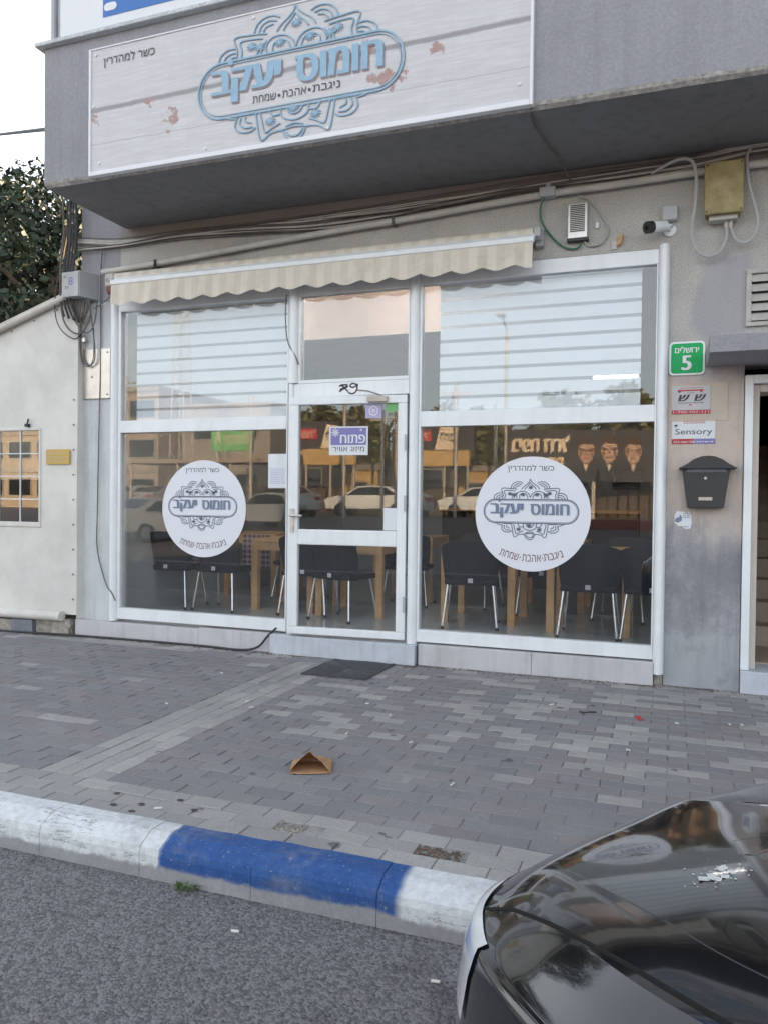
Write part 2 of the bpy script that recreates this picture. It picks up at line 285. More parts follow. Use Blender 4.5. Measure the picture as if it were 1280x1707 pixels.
# ------------------------------------------------------------------ mesh helpers
def sm(pts,k=6):   # catmull-rom
    P=[Vector(p) for p in pts]; out=[]
    if len(P)<3: return P
    Q=[P[0]*2-P[1]]+P+[P[-1]*2-P[-2]]
    for i in range(1,len(Q)-2):
        a,b,c,d=Q[i-1:i+3]
        for j in range(k):
            t=j/k; out.append(.5*((2*b)+(c-a)*t+(2*a-5*b+4*c-d)*t*t+(3*b-a-3*c+d)*t**3))
    return out+[P[-1]]
ORG={}
class MB:
    def __init__(s): s.v=[]; s.f=[]; s.chunks=[]
    def add(s,v,f):
        o=len(s.v); s.v+=[Vector(p) for p in v]; s.f+=[tuple(i+o for i in q) for q in f]; return s
    def box(s,x0,x1,y0,y1,z0,z1,skip=''):
        v=[(x,y,z) for z in (z0,z1) for y in (y0,y1) for x in (x0,x1)]
        F={'b':(0,2,3,1),'t':(4,5,7,6),'f':(0,1,5,4),'k':(2,6,7,3),'l':(0,4,6,2),'r':(1,3,7,5)}
        return s.add(v,[q for k,q in F.items() if k not in skip])
    def hexa(s,p): return s.add(p,[(0,2,3,1),(4,5,7,6),(0,1,5,4),(2,6,7,3),(0,4,6,2),(1,3,7,5)])
    def cut(s): s.chunks.append((len(s.v),len(s.f))); return s
    def tube(s,pts,r,n=8,smooth=0,cap=True,rr=None):
        P=sm(pts,smooth) if smooth else [Vector(p) for p in pts]
        up=Vector((0,0,1)); v=[]; f=[]; prev=None
        for i,p in enumerate(P):
            t=(P[min(i+1,len(P)-1)]-P[max(i-1,0)]).normalized()
            if prev is None:
                a=t.cross(up if abs(t.z)<.9 else Vector((1,0,0))).normalized()
            else: a=(prev-t*prev.dot(t)); a=a.normalized() if a.length>1e-6 else t.orthogonal().normalized()
            prev=a; b=t.cross(a); q=r if rr is None else rr[i*(len(rr)-1)//max(1,len(P)-1)]
            for k in range(n):
                w=2*math.pi*k/n; v.append(p+a*math.cos(w)*q+b*math.sin(w)*q)
        for i in range(len(P)-1):
            for k in range(n): f.append((i*n+k,i*n+(k+1)%n,(i+1)*n+(k+1)%n,(i+1)*n+k))
        if cap: f.append(tuple(range(n-1,-1,-1))); f.append(tuple(range((len(P)-1)*n,len(P)*n)))
        return s.add(v,f)
    def cyl(s,c,axis,r,h,n=20,r2=None):
        c=Vector(c); a=Vector(axis).normalized(); return s.tube([c,c+a*h],r,n,rr=[r,r if r2 is None else r2])
    def prism(s,poly,y0,y1):   # polygon in x,z extruded along y
        n=len(poly); v=[(x,y0,z) for x,z in poly]+[(x,y1,z) for x,z in poly]
        return s.add(v,[tuple(range(n)),tuple(range(2*n-1,n-1,-1))]+[(i,i+n,(i+1)%n+n,(i+1)%n) for i in range(n)])
    def ribbon(s,pts,w,y,closed=False,th=.0012):   # flat stroke in the x,z plane
        P=[Vector((p[0],p[1])) for p in pts]
        if closed: P=P+[P[0]]
        v=[];f=[]
        for i,p in enumerate(P):
            a=P[max(i-1,0)] if not(closed and i in(0,len(P)-1)) else P[-2]; b=P[min(i+1,len(P)-1)] if not(closed and i in(0,len(P)-1)) else P[1]
            t=(b-a); t=t.normalized() if t.length>1e-9 else Vector((1,0)); nrm=Vector((-t.y,t.x))*w/2
            for q in (p+nrm,p-nrm): v.append((q.x,y,q.y))
        for i in range(len(P)-1): f.append((2*i,2*i+1,2*i+3,2*i+2))
        return s.add(v,f)
    def disc(s,cx,cz,r,y,n=48,rz=None):
        return s.add([(cx+r*math.cos(2*math.pi*k/n),y,cz+(rz or r)*math.sin(2*math.pi*k/n)) for k in range(n)],[tuple(range(n))])
    def quad(s,x0,x1,z0,z1,y): return s.add([(x0,y,z0),(x1,y,z0),(x1,y,z1),(x0,y,z1)],[(0,1,2,3)])
    def xf(s,fn): s.v=[Vector(fn(p)) for p in s.v]; return s
    def build(s,name,m,parent=None,smooth=False,bevel=0,origin=None,seg=2):
        if parent is not None and len(s.chunks)>1:      # every word of a sign is a part of its own
            ends=s.chunks[1:]+[(len(s.v),len(s.f))]; r_=None; starts=[(0,0)]+s.chunks[1:]
            for (v0,f0),(v1,f1) in zip(starts,ends):
                q=MB(); q.v=s.v[v0:v1]; q.f=[tuple(i-v0 for i in t) for t in s.f[f0:f1]]; r_=q.build(name,m,parent,smooth,bevel,origin,seg)
            return r_
        me=bpy.data.meshes.new(name)
        if origin is None:
            if parent is not None: origin=ORG[parent.name]
            else:
                xs=[p.x for p in s.v]; ys=[p.y for p in s.v]; zs=[p.z for p in s.v]; origin=Vector(((min(xs)+max(xs))/2,(min(ys)+max(ys))/2,min(zs)))
        origin=Vector(origin)
        me.from_pydata([tuple(p-origin) for p in s.v],[],s.f); me.validate(); me.materials.append(K[m] if isinstance(m,str) else m)
        bm=bmesh.new(); bm.from_mesh(me); bmesh.ops.recalc_face_normals(bm,faces=bm.faces)
        if bevel:
            bmesh.ops.bevel(bm,geom=[e for e in bm.edges if len(e.link_faces)==2 and e.calc_face_angle(0)>.6],offset=bevel,segments=seg,affect='EDGES',profile=.5)
        bm.to_mesh(me); bm.free()
        if smooth:
            for p in me.polygons: p.use_smooth=True
            if smooth!='all': me.set_sharp_from_angle(angle=R(40))
        o=bpy.data.objects.new(name,me); COL.objects.link(o)
        ORG[o.name]=origin
        if parent is not None: o.parent=parent; o.location=origin-ORG[parent.name]
        else: o.location=origin
        return o
def tag(o,label=None,cat=None,group=None,kind=None):
    for k,v in (('label',label),('category',cat),('group',group),('kind',kind)):
        if v: o[k]=v
    return o
def thing(name,label,cat,loc=(0,0,0),group=None):
    o=bpy.data.objects.new(name,None); COL.objects.link(o); o.location=loc; ORG[o.name]=Vector(loc); o.empty_display_size=.1
    return tag(o,label,cat,group)
def dup(root,loc,rz=0,label=None,scale=None):
    r=root.copy(); COL.objects.link(r); r.location=loc; r.rotation_euler=(0,0,rz)
    if scale: r.scale=scale
    if label: r['label']=label
    for ch in list(root.children):
        c=ch.copy(); COL.objects.link(c); c.parent=r
        for g in ch.children:
            d=g.copy(); COL.objects.link(d); d.parent=c
    return r
TX={}
def glyph(s,bold=0.):
    bold=0.
    if (s,bold) in TX: return TX[(s,bold)]
    heb=any('\u0590'<=c<='\u05ff' for c in s)
    cu=bpy.data.curves.new('t','FONT'); cu.body=s[::-1] if heb else s; cu.resolution_u=5; cu.fill_mode='NONE'
    ob=bpy.data.objects.new('t',cu); COL.objects.link(ob); bpy.context.view_layer.update()
    ev=ob.evaluated_get(bpy.context.evaluated_depsgraph_get()); me=ev.to_mesh()
    v0=[Vector((p.co.x,p.co.y)) for p in me.vertices]; e0=[tuple(p.vertices) for p in me.edges]; ev.to_mesh_clear()
    v,_,f,_,_,_=delaunay_2d_cdt(v0,e0,[],0,1e-6); v=[(p.x,p.y) for p in v]
    def inside(t):      # even-odd test against the outline keeps the counters of the letters open
        x=sum(v[i][0] for i in t)/len(t); y=sum(v[i][1] for i in t)/len(t); c=False
        for a,b in e0:
            p,q=v0[a],v0[b]
            if (p.y>y)!=(q.y>y) and x<p.x+(q.x-p.x)*(y-p.y)/(q.y-p.y): c=not c
        return c
    f=[tuple(t) for t in f if inside(t)]
    bpy.data.objects.remove(ob); bpy.data.curves.remove(cu)
    x0=min(a for a,_ in v); x1=max(a for a,_ in v); y0=min(b for _,b in v); y1=max(b for _,b in v)
    TX[(s,bold)]=([((a-x0)/(x1-x0),(b-y0)/(y1-y0)) for a,b in v],f); return TX[(s,bold)]
def write(mb,s,x0,x1,z0,z1,y,bold=0.,fn=None):
    v,f=glyph(s); mb.chunks.append((len(mb.v),len(mb.f))); k=max(1,min(4,round(bold*90))); st=bold*(z1-z0)*.9
    for q in range(k):
        L=[]; sh=(q-(k-1)/2)*st
        for a,b in v:
            x=x0+(x1-x0)*a+sh; z=z0+(z1-z0)*b
            if fn: x,z=fn(x,z)
            L.append((x,y-.00012*q,z))
        mb.add(L,f)
    return mb
def scribble(mb,x0,x1,z0,z1,y,rows,wmin=.25,seed=1):   # unreadably small print: rows of dashes
    rd=random.Random(seed); h=(z1-z0)/rows
    for r_ in range(rows):
        z=z1-h*(r_+.5); x=x0
        while x<x1-.002:
            w=rd.uniform(wmin,1)*h*1.6; mb.quad(x,min(x+w,x1),z-h*.22,z+h*.22,y); x+=w+h*.45
    return mb
# ------------------------------------------------------------------ setting: ground, road, kerb, pavement
MB().box(-300,300,-300,300,-1.2,-.156).build('ground',K['road'])['kind']='structure'
MB().add([(-120,-15,-.150),(120,-15,-.150),(120,-3.5,-.150),(-120,-3.5,-.150)],[(0,1,2,3)]).build('road','road')['kind']='structure'
lot=MB().add([(-120,-200,.55),(120,-200,.55),(120,-27,.55),(-120,-27,.55),(-120,-17,-.15),(120,-17,-.15),(120,-17,-.4),(-120,-17,-.4)],[(0,1,2,3),(3,2,5,4),(4,5,6,7)]).build('far_parking_ground','road'); lot['kind']='structure'
mk=MB()
for i in range(-12,13): mk.box(i*6,i*6+3,-9.35,-9.22,-.1495,-.146)
mk.build('road_marking','paper')['kind']='structure'
kb=MB(); x=-21.935
while x<14:
    x1=x+.5+random.uniform(-.002,.002); g=.0011; dz=random.uniform(-.003,.003)
    pr=[(-3.57,-.30),(-3.57,-.055),(-3.563,-.03),(-3.50,.002),(-3.488,.006),(-3.40,.005),(-3.40,-.30)]
    n=6; v=[];f=[]
    for k in range(n+1):
        xx=x+g+(x1-x-2*g)*k/n
        for (yy,zz) in pr:
            j=noise.noise(Vector((xx*9,yy*20,zz*20)))*.004 if zz>-.2 else 0
            v.append((xx,yy+j,zz+j*.7+dz))
    m_=len(pr)
    for k in range(n):
        for q in range(m_-1): f.append((k*m_+q,k*m_+q+1,(k+1)*m_+q+1,(k+1)*m_+q))
    f+= [tuple(range(m_-1,-1,-1)),tuple(range(n*m_,(n+1)*m_))]
    kb.add(v,f); x=x1
kb.build('kerb','kerb')['kind']='structure'
# pavers: one sheet of real stones with a tone per stone
pv=MB(); tones=[]
dark=[(.24,.232,.24),(.222,.218,.228),(.255,.238,.243),(.25,.222,.226),(.23,.23,.24),(.262,.252,.256)]
lite=[(.37,.358,.342),(.41,.398,.38),(.34,.33,.32),(.385,.373,.36)]
rd=random.Random(5)
def stone(x0,x1,y0,y1,t):
    g=.0018; e=.004; dz=rd.uniform(-.003,.002)+.004*noise.noise(Vector((x0*1.3,y0*1.3,0))); tx=rd.uniform(-.002,.002)
    x0+=g;x1-=g;y0+=g;y1-=g
    if x1-x0<.02 or y1-y0<.02: return
    v=[(x0,y0,-.02),(x1,y0,-.02),(x1,y1,-.02),(x0,y1,-.02),(x0,y0,-e*.7+dz-tx),(x1,y0,-e*.7+dz+tx),(x1,y1,-e*.7+dz+tx),(x0,y1,-e*.7+dz-tx),(x0+e,y0+e,dz-tx),(x1-e,y0+e,dz+tx),(x1-e,y1-e,dz+tx),(x0+e,y1-e,dz-tx)]
    f=[(8,9,10,11)]+[(i,(i+1)%4,(i+1)%4+4,i+4) for i in range(4)]+[(i+4,(i+1)%4+4,(i+1)%4+8,i+8) for i in range(4)]
    pv.add(v,f); k=1.05*rd.uniform(.93,1.09); tones.extend([(t[0]*k,t[1]*k,t[2]*k,1)]*9)
HOLES=[(-.82,-3.262),(-1.47,-3.262)]
XA,XB=-14,9
for r_ in range(34):                     # 34 rows of 10 cm from the kerb to the wall
    y0=-3.40+r_*.1; y1=y0+.1; off=(r_%2)*.1
    n=int((XB-XA)/.2)
    for i in range(n+1):
        x0=XA+i*.2-off; x1=x0+.2; cx,cy=(x0+x1)/2,(y0+y1)/2
        if r_<3:
            if any(abs(cx-hx)<.1 and abs(cy-hy)<.06 for hx,hy in HOLES): continue
            stone(x0,x1,y0,y1,rd.choice(lite)); continue
        if y0<-.3 and x1>-2.89 and x0<-2.49:      # the pale strip running from kerb to door
            if x0<-2.89-.05: stone(x0,-2.89,y0,y1,rd.choice(dark))
            if x1>-2.49+.05: stone(-2.49,x1,y0,y1,rd.choice(dark))
            continue
        lp=.012
        if cx>-2.4:
            lp=.05 if cy>-2.3 else .015
            if cy>-2.1: lp=.24+.5*max(0,noise.noise(Vector((cx*.9+3,cy*1.6,1.7))))*1.7
            if cx>1.5: lp*=.6
            t=noise.noise(Vector((cx*1.7,cy*1.7,5)))
        else:
            lp=.045 if -2.5<cy<-1.0 else .015
        if cx<-2.9 and cy>-.33: lp=.8
        t=rd.choice(lite) if rd.random()<lp else rd.choice(dark)
        stone(x0,x1,y0,y1,t)
yy=-3.10
for c3 in range(4):
    x0=-2.89+c3*.1; y=-3.1-(c3%2)*.1
    while y<-.0:
        stone(x0,x0+.1,max(y,-3.1),min(y+.2,-.1),rd.choice(lite)); y+=.2
po=pv.build('pavement','paver'); po['kind']='structure'
ca=po.data.color_attributes.new('tone','FLOAT_COLOR','CORNER')
if len(po.data.polygons)==len(tones):
    for p,t in zip(po.data.polygons,tones):
        for li in p.loop_indices: ca.data[li].color=t
MB().box(-30,20,-3.405,.3,-.14,-.006).build('pavement_bed','joint')['kind']='structure'
for hx,hy in HOLES:
    g=MB(); rr=random.Random(int(-hx*100))
    for k in range(170):
        px,py=hx+rr.uniform(-.098,.098),hy+rr.uniform(-.05,.05); s=rr.uniform(.002,.006)
        g.box(px-s,px+s,py-s*.8,py+s*.8,-.007,-.003+rr.uniform(0,.004))
    tag(g.build('gravel','gravel' if hx>-1 else 'block'),'loose '+('brown gravel and butts' if hx>-1 else 'dry sandy dirt')+' filling the gap of a missing paver by the kerb','gravel',kind='stuff')
# ------------------------------------------------------------------ the shop building
B=thing('shop_building','grey plastered corner shop building with white glazed front and projecting upper floor','building',(-2.5,0,0))
# wall pieces (front face y=0)
w=MB(); w.box(-4.93,-.04,0,.22,3.215,7.6); w.box(-.04,.47,0,.22,2.33,7.6); w.box(.47,1.55,0,.22,2.33,7.6); w.box(1.55,9,0,.22,.0,7.6); w.build('wall','stucco',B)
MB().box(-5.39,-5.015,0,.22,.155,3.2).build('wall','stucco_pale',B)
MB().box(-5.39,-4.93,0,.22,3.2,7.6).build('wall','lavender',B)
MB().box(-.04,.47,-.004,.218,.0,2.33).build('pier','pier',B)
w=MB(); w.box(-5.39,-5.17,.22,9,0,7.6); w.box(-5.17,9,8.8,9,0,7.6); w.build('wall','stucco_pale',B)
MB().box(-5.36,9,.05,8.98,7.45,7.72).build('roof','concrete',B)
# projecting upper floor
def rough_edge():
    m=MB(); n=90
    xs=[-4.853+i*(9.5/n) for i in range(n+1)]
    v=[];f=[]
    for x in xs:
        a=noise.noise(Vector((x*4,0,0)))*.012+noise.noise(Vector((x*15,3,0)))*.007
        b=noise.noise(Vector((x*5,9,0)))*.02
        v+=[(x,-1.045,4.985),(x,-1.045,3.905+a),(x,-1.035,3.885+a*.6),(x,-1.01+b*.5,3.866),(x,-.02,3.866),(x,-.02,4.985)]
    for i in range(n):
        for q in range(5): f.append((i*6+q,i*6+q+1,i*6+q+7,i*6+q+6))
    f.append((0,5,4,3,2,1))
    return m.add(v,f)
ov=rough_edge()
up=MB(); up.v=ov.v; up.f=[q for q in ov.f]
fo=[i for i in up.f]
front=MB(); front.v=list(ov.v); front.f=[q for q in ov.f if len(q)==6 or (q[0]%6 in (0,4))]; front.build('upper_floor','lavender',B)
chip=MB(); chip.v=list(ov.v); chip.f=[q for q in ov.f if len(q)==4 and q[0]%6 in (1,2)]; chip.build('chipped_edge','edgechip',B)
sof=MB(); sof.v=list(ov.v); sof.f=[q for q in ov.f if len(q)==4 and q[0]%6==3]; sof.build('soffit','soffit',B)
MB().box(-4.91,4.65,-1.10,-.02,4.985,5.018).build('ledge','stucco_pale',B,bevel=.006)
MB().box(-4.853,4.65,-.98,-.02,5.018,7.4).build('upper_wall','stucco_pale',B)
MB().tube([(-4.80,-1.0,5.018),(-4.80,-1.0,7.0)],.022).build('sign_post','greyplast',B)
# drain hole
MB().cyl((-4.38,-1.04,3.965),(0,-1,0),.022,.012).build('drain_hole','black',B)
# plinth + steps
for q in ((-5.39,-4.0,-.065,.155),(-3.998,-3.26,-.066,.165),(-1.915,-1.0,-.066,.172),(-.998,-.11,-.065,.172)): MB().box(q[0],q[1],q[2],.1,0,q[3]).build('plinth','plinth',B,bevel=.004)
MB().box(-3.25,-1.935,-.105,.12,0,.166).build('doorstep','step',B,bevel=.004)
MB().box(.475,1.6,-.06,.3,0,.16).build('doorstep','step',B,bevel=.004)
MB().box(-.105,-.045,-.01,.1,0,.08).build('rusty_gap','block',B)
# half-round posts
def post(x0,x1,z0,z1,y0=-.062):
    m=MB(); n=12; cx=(x0+x1)/2; r=(x1-x0)/2; pr=[(x0,.06)]+[(cx-r*math.cos(math.pi*k/n),-.012+(y0+.012)*math.sin(math.pi*k/n)) for k in range(n+1)]+[(x1,.06)]
    v=[(a,b,z) for z in (z0,z1) for a,b in pr]; L=len(pr)
    m.add(v,[(i,(i+1)%L,(i+1)%L+L,i+L) for i in range(L)]+[tuple(range(L-1,-1,-1)),tuple(range(L,2*L))]); return m.build('post','white',B,smooth=True)
post(-5.015,-4.93,.165,3.22); post(-.117,-.04,.085,3.225,-.075); post(-3.135,-3.04,2.34,3.18); post(-3.13,-3.075,.168,2.34,-.045); post(-2.03,-1.945,.168,3.18)
def frame(m,x0,x1,z0,z1,t,b,l,r_,y0=-.028,y1=.05):
    m.box(x0,x1,y0,y1,z1-t,z1); m.box(x0,x1,y0,y1,z0,z0+b); m.box(x0,x0+l,y0,y1,z0+b,z1-t); m.box(x1-r_,x1,y0,y1,z0+b,z1-t); return m
# left window
m=frame(MB(),-4.93,-3.135,.185,3.20,.11,.105,.03,.012); m.box(-4.90,-3.147,-.03,.048,1.948,2.062); wl=m.build('window','white',B,bevel=.004)
MB().box(-4.90,-3.147,.004,.010,.29,1.948).build('pane','glass',wl); MB().box(-4.90,-3.147,.004,.010,2.062,3.09).build('pane','glass',wl)
# right window
m=frame(MB(),-1.945,-.117,.185,3.205,.11,.10,.018,.012); m.box(-1.927,-.129,-.03,.048,1.942,2.066); wr=m.build('window','white',B,bevel=.004)
MB().box(-1.927,-.129,.004,.010,.285,1.942).build('pane','glass',wr); MB().box(-1.927,-.129,.004,.010,2.066,3.095).build('pane','glass',wr)
# fanlight over the door
m=frame(MB(),-3.04,-2.03,2.335,3.2,.115,.03,.022,.012); wf=m.build('window','white',B,bevel=.004)
MB().box(-3.018,-2.042,.004,.010,2.365,3.085).build('pane','glass',wf)
MB().box(-3.075,-2.03,-.03,.05,2.215,2.334).build('door_head','white',B,bevel=.004)
# door, standing a little ajar, hinged on the right
HX=(-2.042,-.012,.19)
d=MB(); frame(d,-3.075,-2.045,.19,2.208,.068,.062,.085,.078,-.04,.02); d.box(-2.99,-2.123,-.04,.02,.955,1.085)
door=d.build('door','white',B,bevel=.008,origin=HX)
MB().box(-2.99,-2.123,-.012,-.006,1.085,2.14).build('pane','glass',door); MB().box(-2.99,-2.123,-.012,-.006,.252,.955).build('pane','glass',door)
h=MB(); h.box(-3.055,-3.02,-.052,-.04,1.06,1.26); h.cyl((-3.037,-.05,1.20),(0,-1,0),.011,.045); h.tube([(-3.037,-.092,1.20),(-2.93,-.092,1.20)],.010,8); h.cyl((-3.037,-.056,1.10),(0,-1,0),.013,.008); h.build('handle','metal',door)
for z in (.42,1.25,1.75): MB().cyl((-2.05,-.05,z),(0,0,1),.011,.13,10).build('hinge','greyplast',door)
c=MB(); c.box(-2.375,-2.205,-.085,-.04,2.15,2.195); c.build('closer','cream',door,bevel=.004)
c=MB(); c.tube([(-2.25,-.07,2.20),(-2.36,-.10,2.235),(-2.46,-.055,2.25)],.007,6); c.build('closer_arm','metal',door)
door.rotation_euler[2]=R(5.0)
g=MB()   # black marker scrawl on the door head
for pts in ([(0,.75),(.25,.85),(.45,.8),(.1,.35),(.0,.3)],[(.05,.45),(.5,.7)],[(.1,.9),(.5,.25)],[(1,.8),(.75,.95),(.6,.75),(.75,.6),(.97,.75),(1,.9),(.98,.4),(.85,.1),(.65,.05),(.5,.2)]):
    g.ribbon(sm([(-2.65+.165*a,2.228+.095*b,0) for a,b in pts],5),.013,-.0318)
g.build('graffiti','ink',B)
# interior shell
MB().box(-5.17,.0,.06,6,.10,.172).build('floor','tile',B)
MB().add([(-5.17,.12,3.35),(0,.12,3.35),(0,5.95,3.35),(-5.17,5.95,3.35),(-5.17,.12,3.5),(0,.12,3.5),(0,5.95,3.5),(-5.17,5.95,3.5)],[(0,1,2,3),(7,6,5,4),(0,4,5,1),(1,5,6,2),(2,6,7,3),(3,7,4,0)]).build('ceiling','peach',B)
iw=MB(); iw.box(-5.17,.0,5.9,6,.17,3.35); iw.box(-5.17,-5.14,.22,5.9,.17,3.35); iw.box(.0,.04,.22,5.9,.0,3.35); iw.build('interior_wall','inwall',B)
MB().box(-3.45,-.30,.90,1.05,2.915,3.345).build('bulkhead','peachwall',B)
# entrance to the right with stairwell
fr=MB(); fr.box(.475,.53,-.03,.25,.162,2.255); fr.box(.53,1.5,-.03,.25,2.195,2.255); fr.box(1.445,1.5,-.03,.25,.162,2.195); fr.build('doorway_frame','white',B,bevel=.005)
fr=MB(); fr.box(.532,.575,.03,.28,.162,2.193); fr.box(.575,1.44,.03,.28,2.14,2.193); fr.build('doorway_lining','tancream',B,bevel=.004)
st=MB()
st.box(.50,1.5,.28,1.5,.10,.168)
for i in range(11): st.box(.50,1.5,1.0+i*.28,1.0+i*.28+.32,.168,.168+(i+1)*.168); 
st.build('stairs','stair',B,bevel=.008)
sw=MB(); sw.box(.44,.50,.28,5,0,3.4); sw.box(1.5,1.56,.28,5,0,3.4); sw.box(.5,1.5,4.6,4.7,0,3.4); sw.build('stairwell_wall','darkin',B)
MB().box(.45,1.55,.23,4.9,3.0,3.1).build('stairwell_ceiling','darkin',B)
MB().box(.215,3.0,-.58,0,2.328,2.44).build('canopy','lavender',B,bevel=.006)
lv=MB(); frame(lv,.47,1.3,2.60,3.0,.03,.03,.035,.035,-.025,.01); vent=lv.build('vent','louver',B,bevel=.003)
for i in range(5):
    z=2.645+i*.068; s=MB(); s.hexa([(.505,-.035,z-.01),(1.265,-.035,z-.01),(.505,.0,z+.045),(1.265,.0,z+.045),(.505,-.035,z-.003),(1.265,-.035,z-.003),(.505,.0,z+.052),(1.265,.0,z+.052)]); s.build('slat','louver',vent)
MB().box(.505,1.265,-.002,.004,2.63,2.97).build('vent_back','black',vent)
# ------------------------------------------------------------------ emblem shared by banner and stickers
def arc(cx,cz,rx,rz,a0,a1,n=14): return [(cx+rx*math.cos(R(a0+(a1-a0)*k/n)),cz+rz*math.sin(R(a0+(a1-a0)*k/n))) for k in range(n+1)]
def pxs(L): return [((x-605)/465,(568-y)/465) for x,y in L]
def emblem_lines():
    L=[]
    def a(p,w=.022): L.append((p,w))
    cap=lambda r,hw:arc(hw-r,0,r,r,-90,90,16)+arc(-hw+r,0,r,r,90,270,16)
    a(cap(.252,1.0)+[cap(.252,1.0)[0]],.03); a(cap(.225,.972)+[cap(.225,.972)[0]],.012)
    S_=lambda pts:[(p.x,p.y) for p in sm([(q[0],q[1],0) for q in pxs(pts)],6)]
    def mir(pts): return [(1200-x,y) for x,y in pts]
    T=[[(515,350),(535,325),(572,295),(592,272),(600,250),(612,272),(640,297),(675,322),(692,350)],[(545,352),(560,330),(585,305),(600,285),(617,305),(645,328),(660,352)],
       [(470,442),(468,400),(500,372),(550,372),(585,395),(603,430)],[(603,430),(620,395),(655,372),(705,372),(738,400),(738,442)],[(495,442),(500,405),(530,390),(565,402),(580,440)],[(625,440),(640,402),(672,390),(708,405),(712,442)]]
    for t in T: a(S_(t))
    H=[[(408,340),(425,300),(460,278),(500,276),(530,290)],[(432,340),(447,310),(480,295),(515,302)],[(452,340),(468,320),(500,313)],
       [(238,446),(250,410),(285,388),(322,388)],[(262,446),(275,420),(300,408),(325,408)],[(285,446),(298,430),(322,425)],
       [(325,446),(330,400),(318,342),(400,342),(470,350)],[(348,446),(352,405),(345,365),(400,362),(450,368)],[(440,440),(450,405),(470,380)],[(420,440),(430,410),(410,395)]]
    for t in H: a(S_(t)); a(S_(mir(t)))
    Lo=[[(420,690),(425,730),(445,822),(490,800),(545,790)],[(440,695),(450,740),(465,790),(500,775),(535,760)],[(535,690),(545,735),(600,755),(655,735),(665,690)],[(560,690),(575,718),(600,728),(625,718),(640,690)],
        [(330,705),(322,745),(350,772),(395,775),(420,760)],[(350,705),(345,735),(370,755),(405,755)],[(372,705),(372,725),(400,738)],[(250,680),(290,700),(325,708)],[(300,680),(340,690),(420,692)],[(480,690),(500,720),(535,720)]]
    for t in Lo: a(S_(t)); a(S_(mir(t)))
    for t in ([(545,800),(570,835),(600,846),(630,835),(650,800)],[(560,800),(580,822),(600,828),(620,822),(640,800)],[(560,780),(600,770),(640,780)],[(535,795),(600,785),(665,795)]): a(S_(t))
    for (fx,fy) in ((400,395),(530,402),(605,330),(668,402),(790,390),(490,745),(595,705),(695,745),(440,405),(755,405)):
        for ang in range(0,180,36):
            dx,dy=math.cos(R(ang+10))*24,math.sin(R(ang+10))*20; a(pxs([(fx-dx,fy-dy),(fx+dx,fy+dy)]),.016)
    return L
EL=emblem_lines()
def emblem(mb,cx,cz,s,y,dx=0,dz=0,kw=1.0,sq=1.0):
    for i,(p,w) in enumerate(EL): mb.ribbon([(cx+q[0]*s+dx,cz+(q[1] if abs(q[1])<.26 else q[1]*sq)*s+dz) for q in p],w*s*kw,y-i*.00003)
    return mb
# ------------------------------------------------------------------ banner
BY=-1.075
bn=thing('banner','long white wood-look vinyl shop banner with blue ornate logo on the upper floor','sign',(-2.6,BY,3.90))
nx,nz=80,26; v=[];f=[]
BX0,BX1,BZ0,BZ1=-4.36,-.885,3.905,4.86
for j in range(nz+1):
    for i in range(nx+1):
        u=i/nx; t=j/nz; x=BX0+(BX1-BX0)*u; z=BZ0+(BZ1-BZ0)*t
        rip=0
        for c,wd,am in ((.115,.03,.012),(.15,.02,-.008),(.05,.02,.008),(.19,.02,.006),(.84,.04,.006),(.93,.03,.005)):
            rip+=am*math.exp(-((u-c-(t*.12))/wd)**2)*max(0,1-t/.42)**1.2
        v.append((x,BY-rip-.003*noise.noise(Vector((x*2,z*2,0))),z))
for j in range(nz):
    for i in range(nx): a=j*(nx+1)+i; f.append((a,a+1,a+nx+2,a+nx+1))
MB().add(v,f).build('banner_sheet','banner',bn,smooth='all')
fr=MB(); fr.box(BX0-.012,BX0+.008,BY-.012,-1.04,BZ0-.03,BZ1+.01); fr.box(BX1-.008,BX1+.012,BY-.012,-1.04,BZ0-.03,BZ1+.01); fr.box(BX0+.008,BX1-.008,BY-.014,-1.04,BZ0-.03,BZ0+.004); fr.box(BX0+.008,BX1-.008,BY-.008,-1.04,BZ1,BZ1+.012); fr.build('banner_frame','signwhite',bn,bevel=.003)
ey=BY-.0055; cx,cz,es=-2.553,4.345,.81
emblem(MB(),cx,cz,es,ey+.001,.004,-.004,kw=.5,sq=.92).build('emblem_shadow','logodark',bn)
emblem(MB(),cx,cz,es,ey-.0025,kw=.5,sq=.92).build('emblem','logo',bn)
def mainword(mb,cx,cz,s,y,dx=0,dz=0,bold=.035):
    write(mb,'חומוס',cx+.01*s+dx,cx+.80*s+dx,cz-.10*s+dz,cz+.14*s+dz,y,bold)
    write(mb,'יעקב',cx-.84*s+dx,cx-.16*s+dx,cz-.165*s+dz,cz+.14*s+dz,y,bold)
    mb.disc(cx-.66*s+dx,cz+.20*s+dz,.028*s,y,12); return mb
mainword(MB(),cx,cz+.035,es,ey,.010,-.012,bold=.05).build('lettering_shadow','logoshadow',bn)
mainword(MB(),cx,cz+.035,es,ey-.003,bold=.05).build('lettering','logo',bn)
t=MB(); write(t,'ניגבת',-2.42,-2.21,4.213,4.262,ey,.006); write(t,'אהבת',-2.66,-2.47,4.213,4.262,ey,.006); write(t,'שמחת',-2.90,-2.71,4.213,4.262,ey,.006)
t.cut().disc(-2.445,4.236,.011,ey,10); t.cut().disc(-2.685,4.236,.011,ey,10)
write(t,'כשר למהדרין',-4.235,-3.755,4.705,4.795,ey,.004); t.build('small_lettering','ink',bn)
gr=MB()
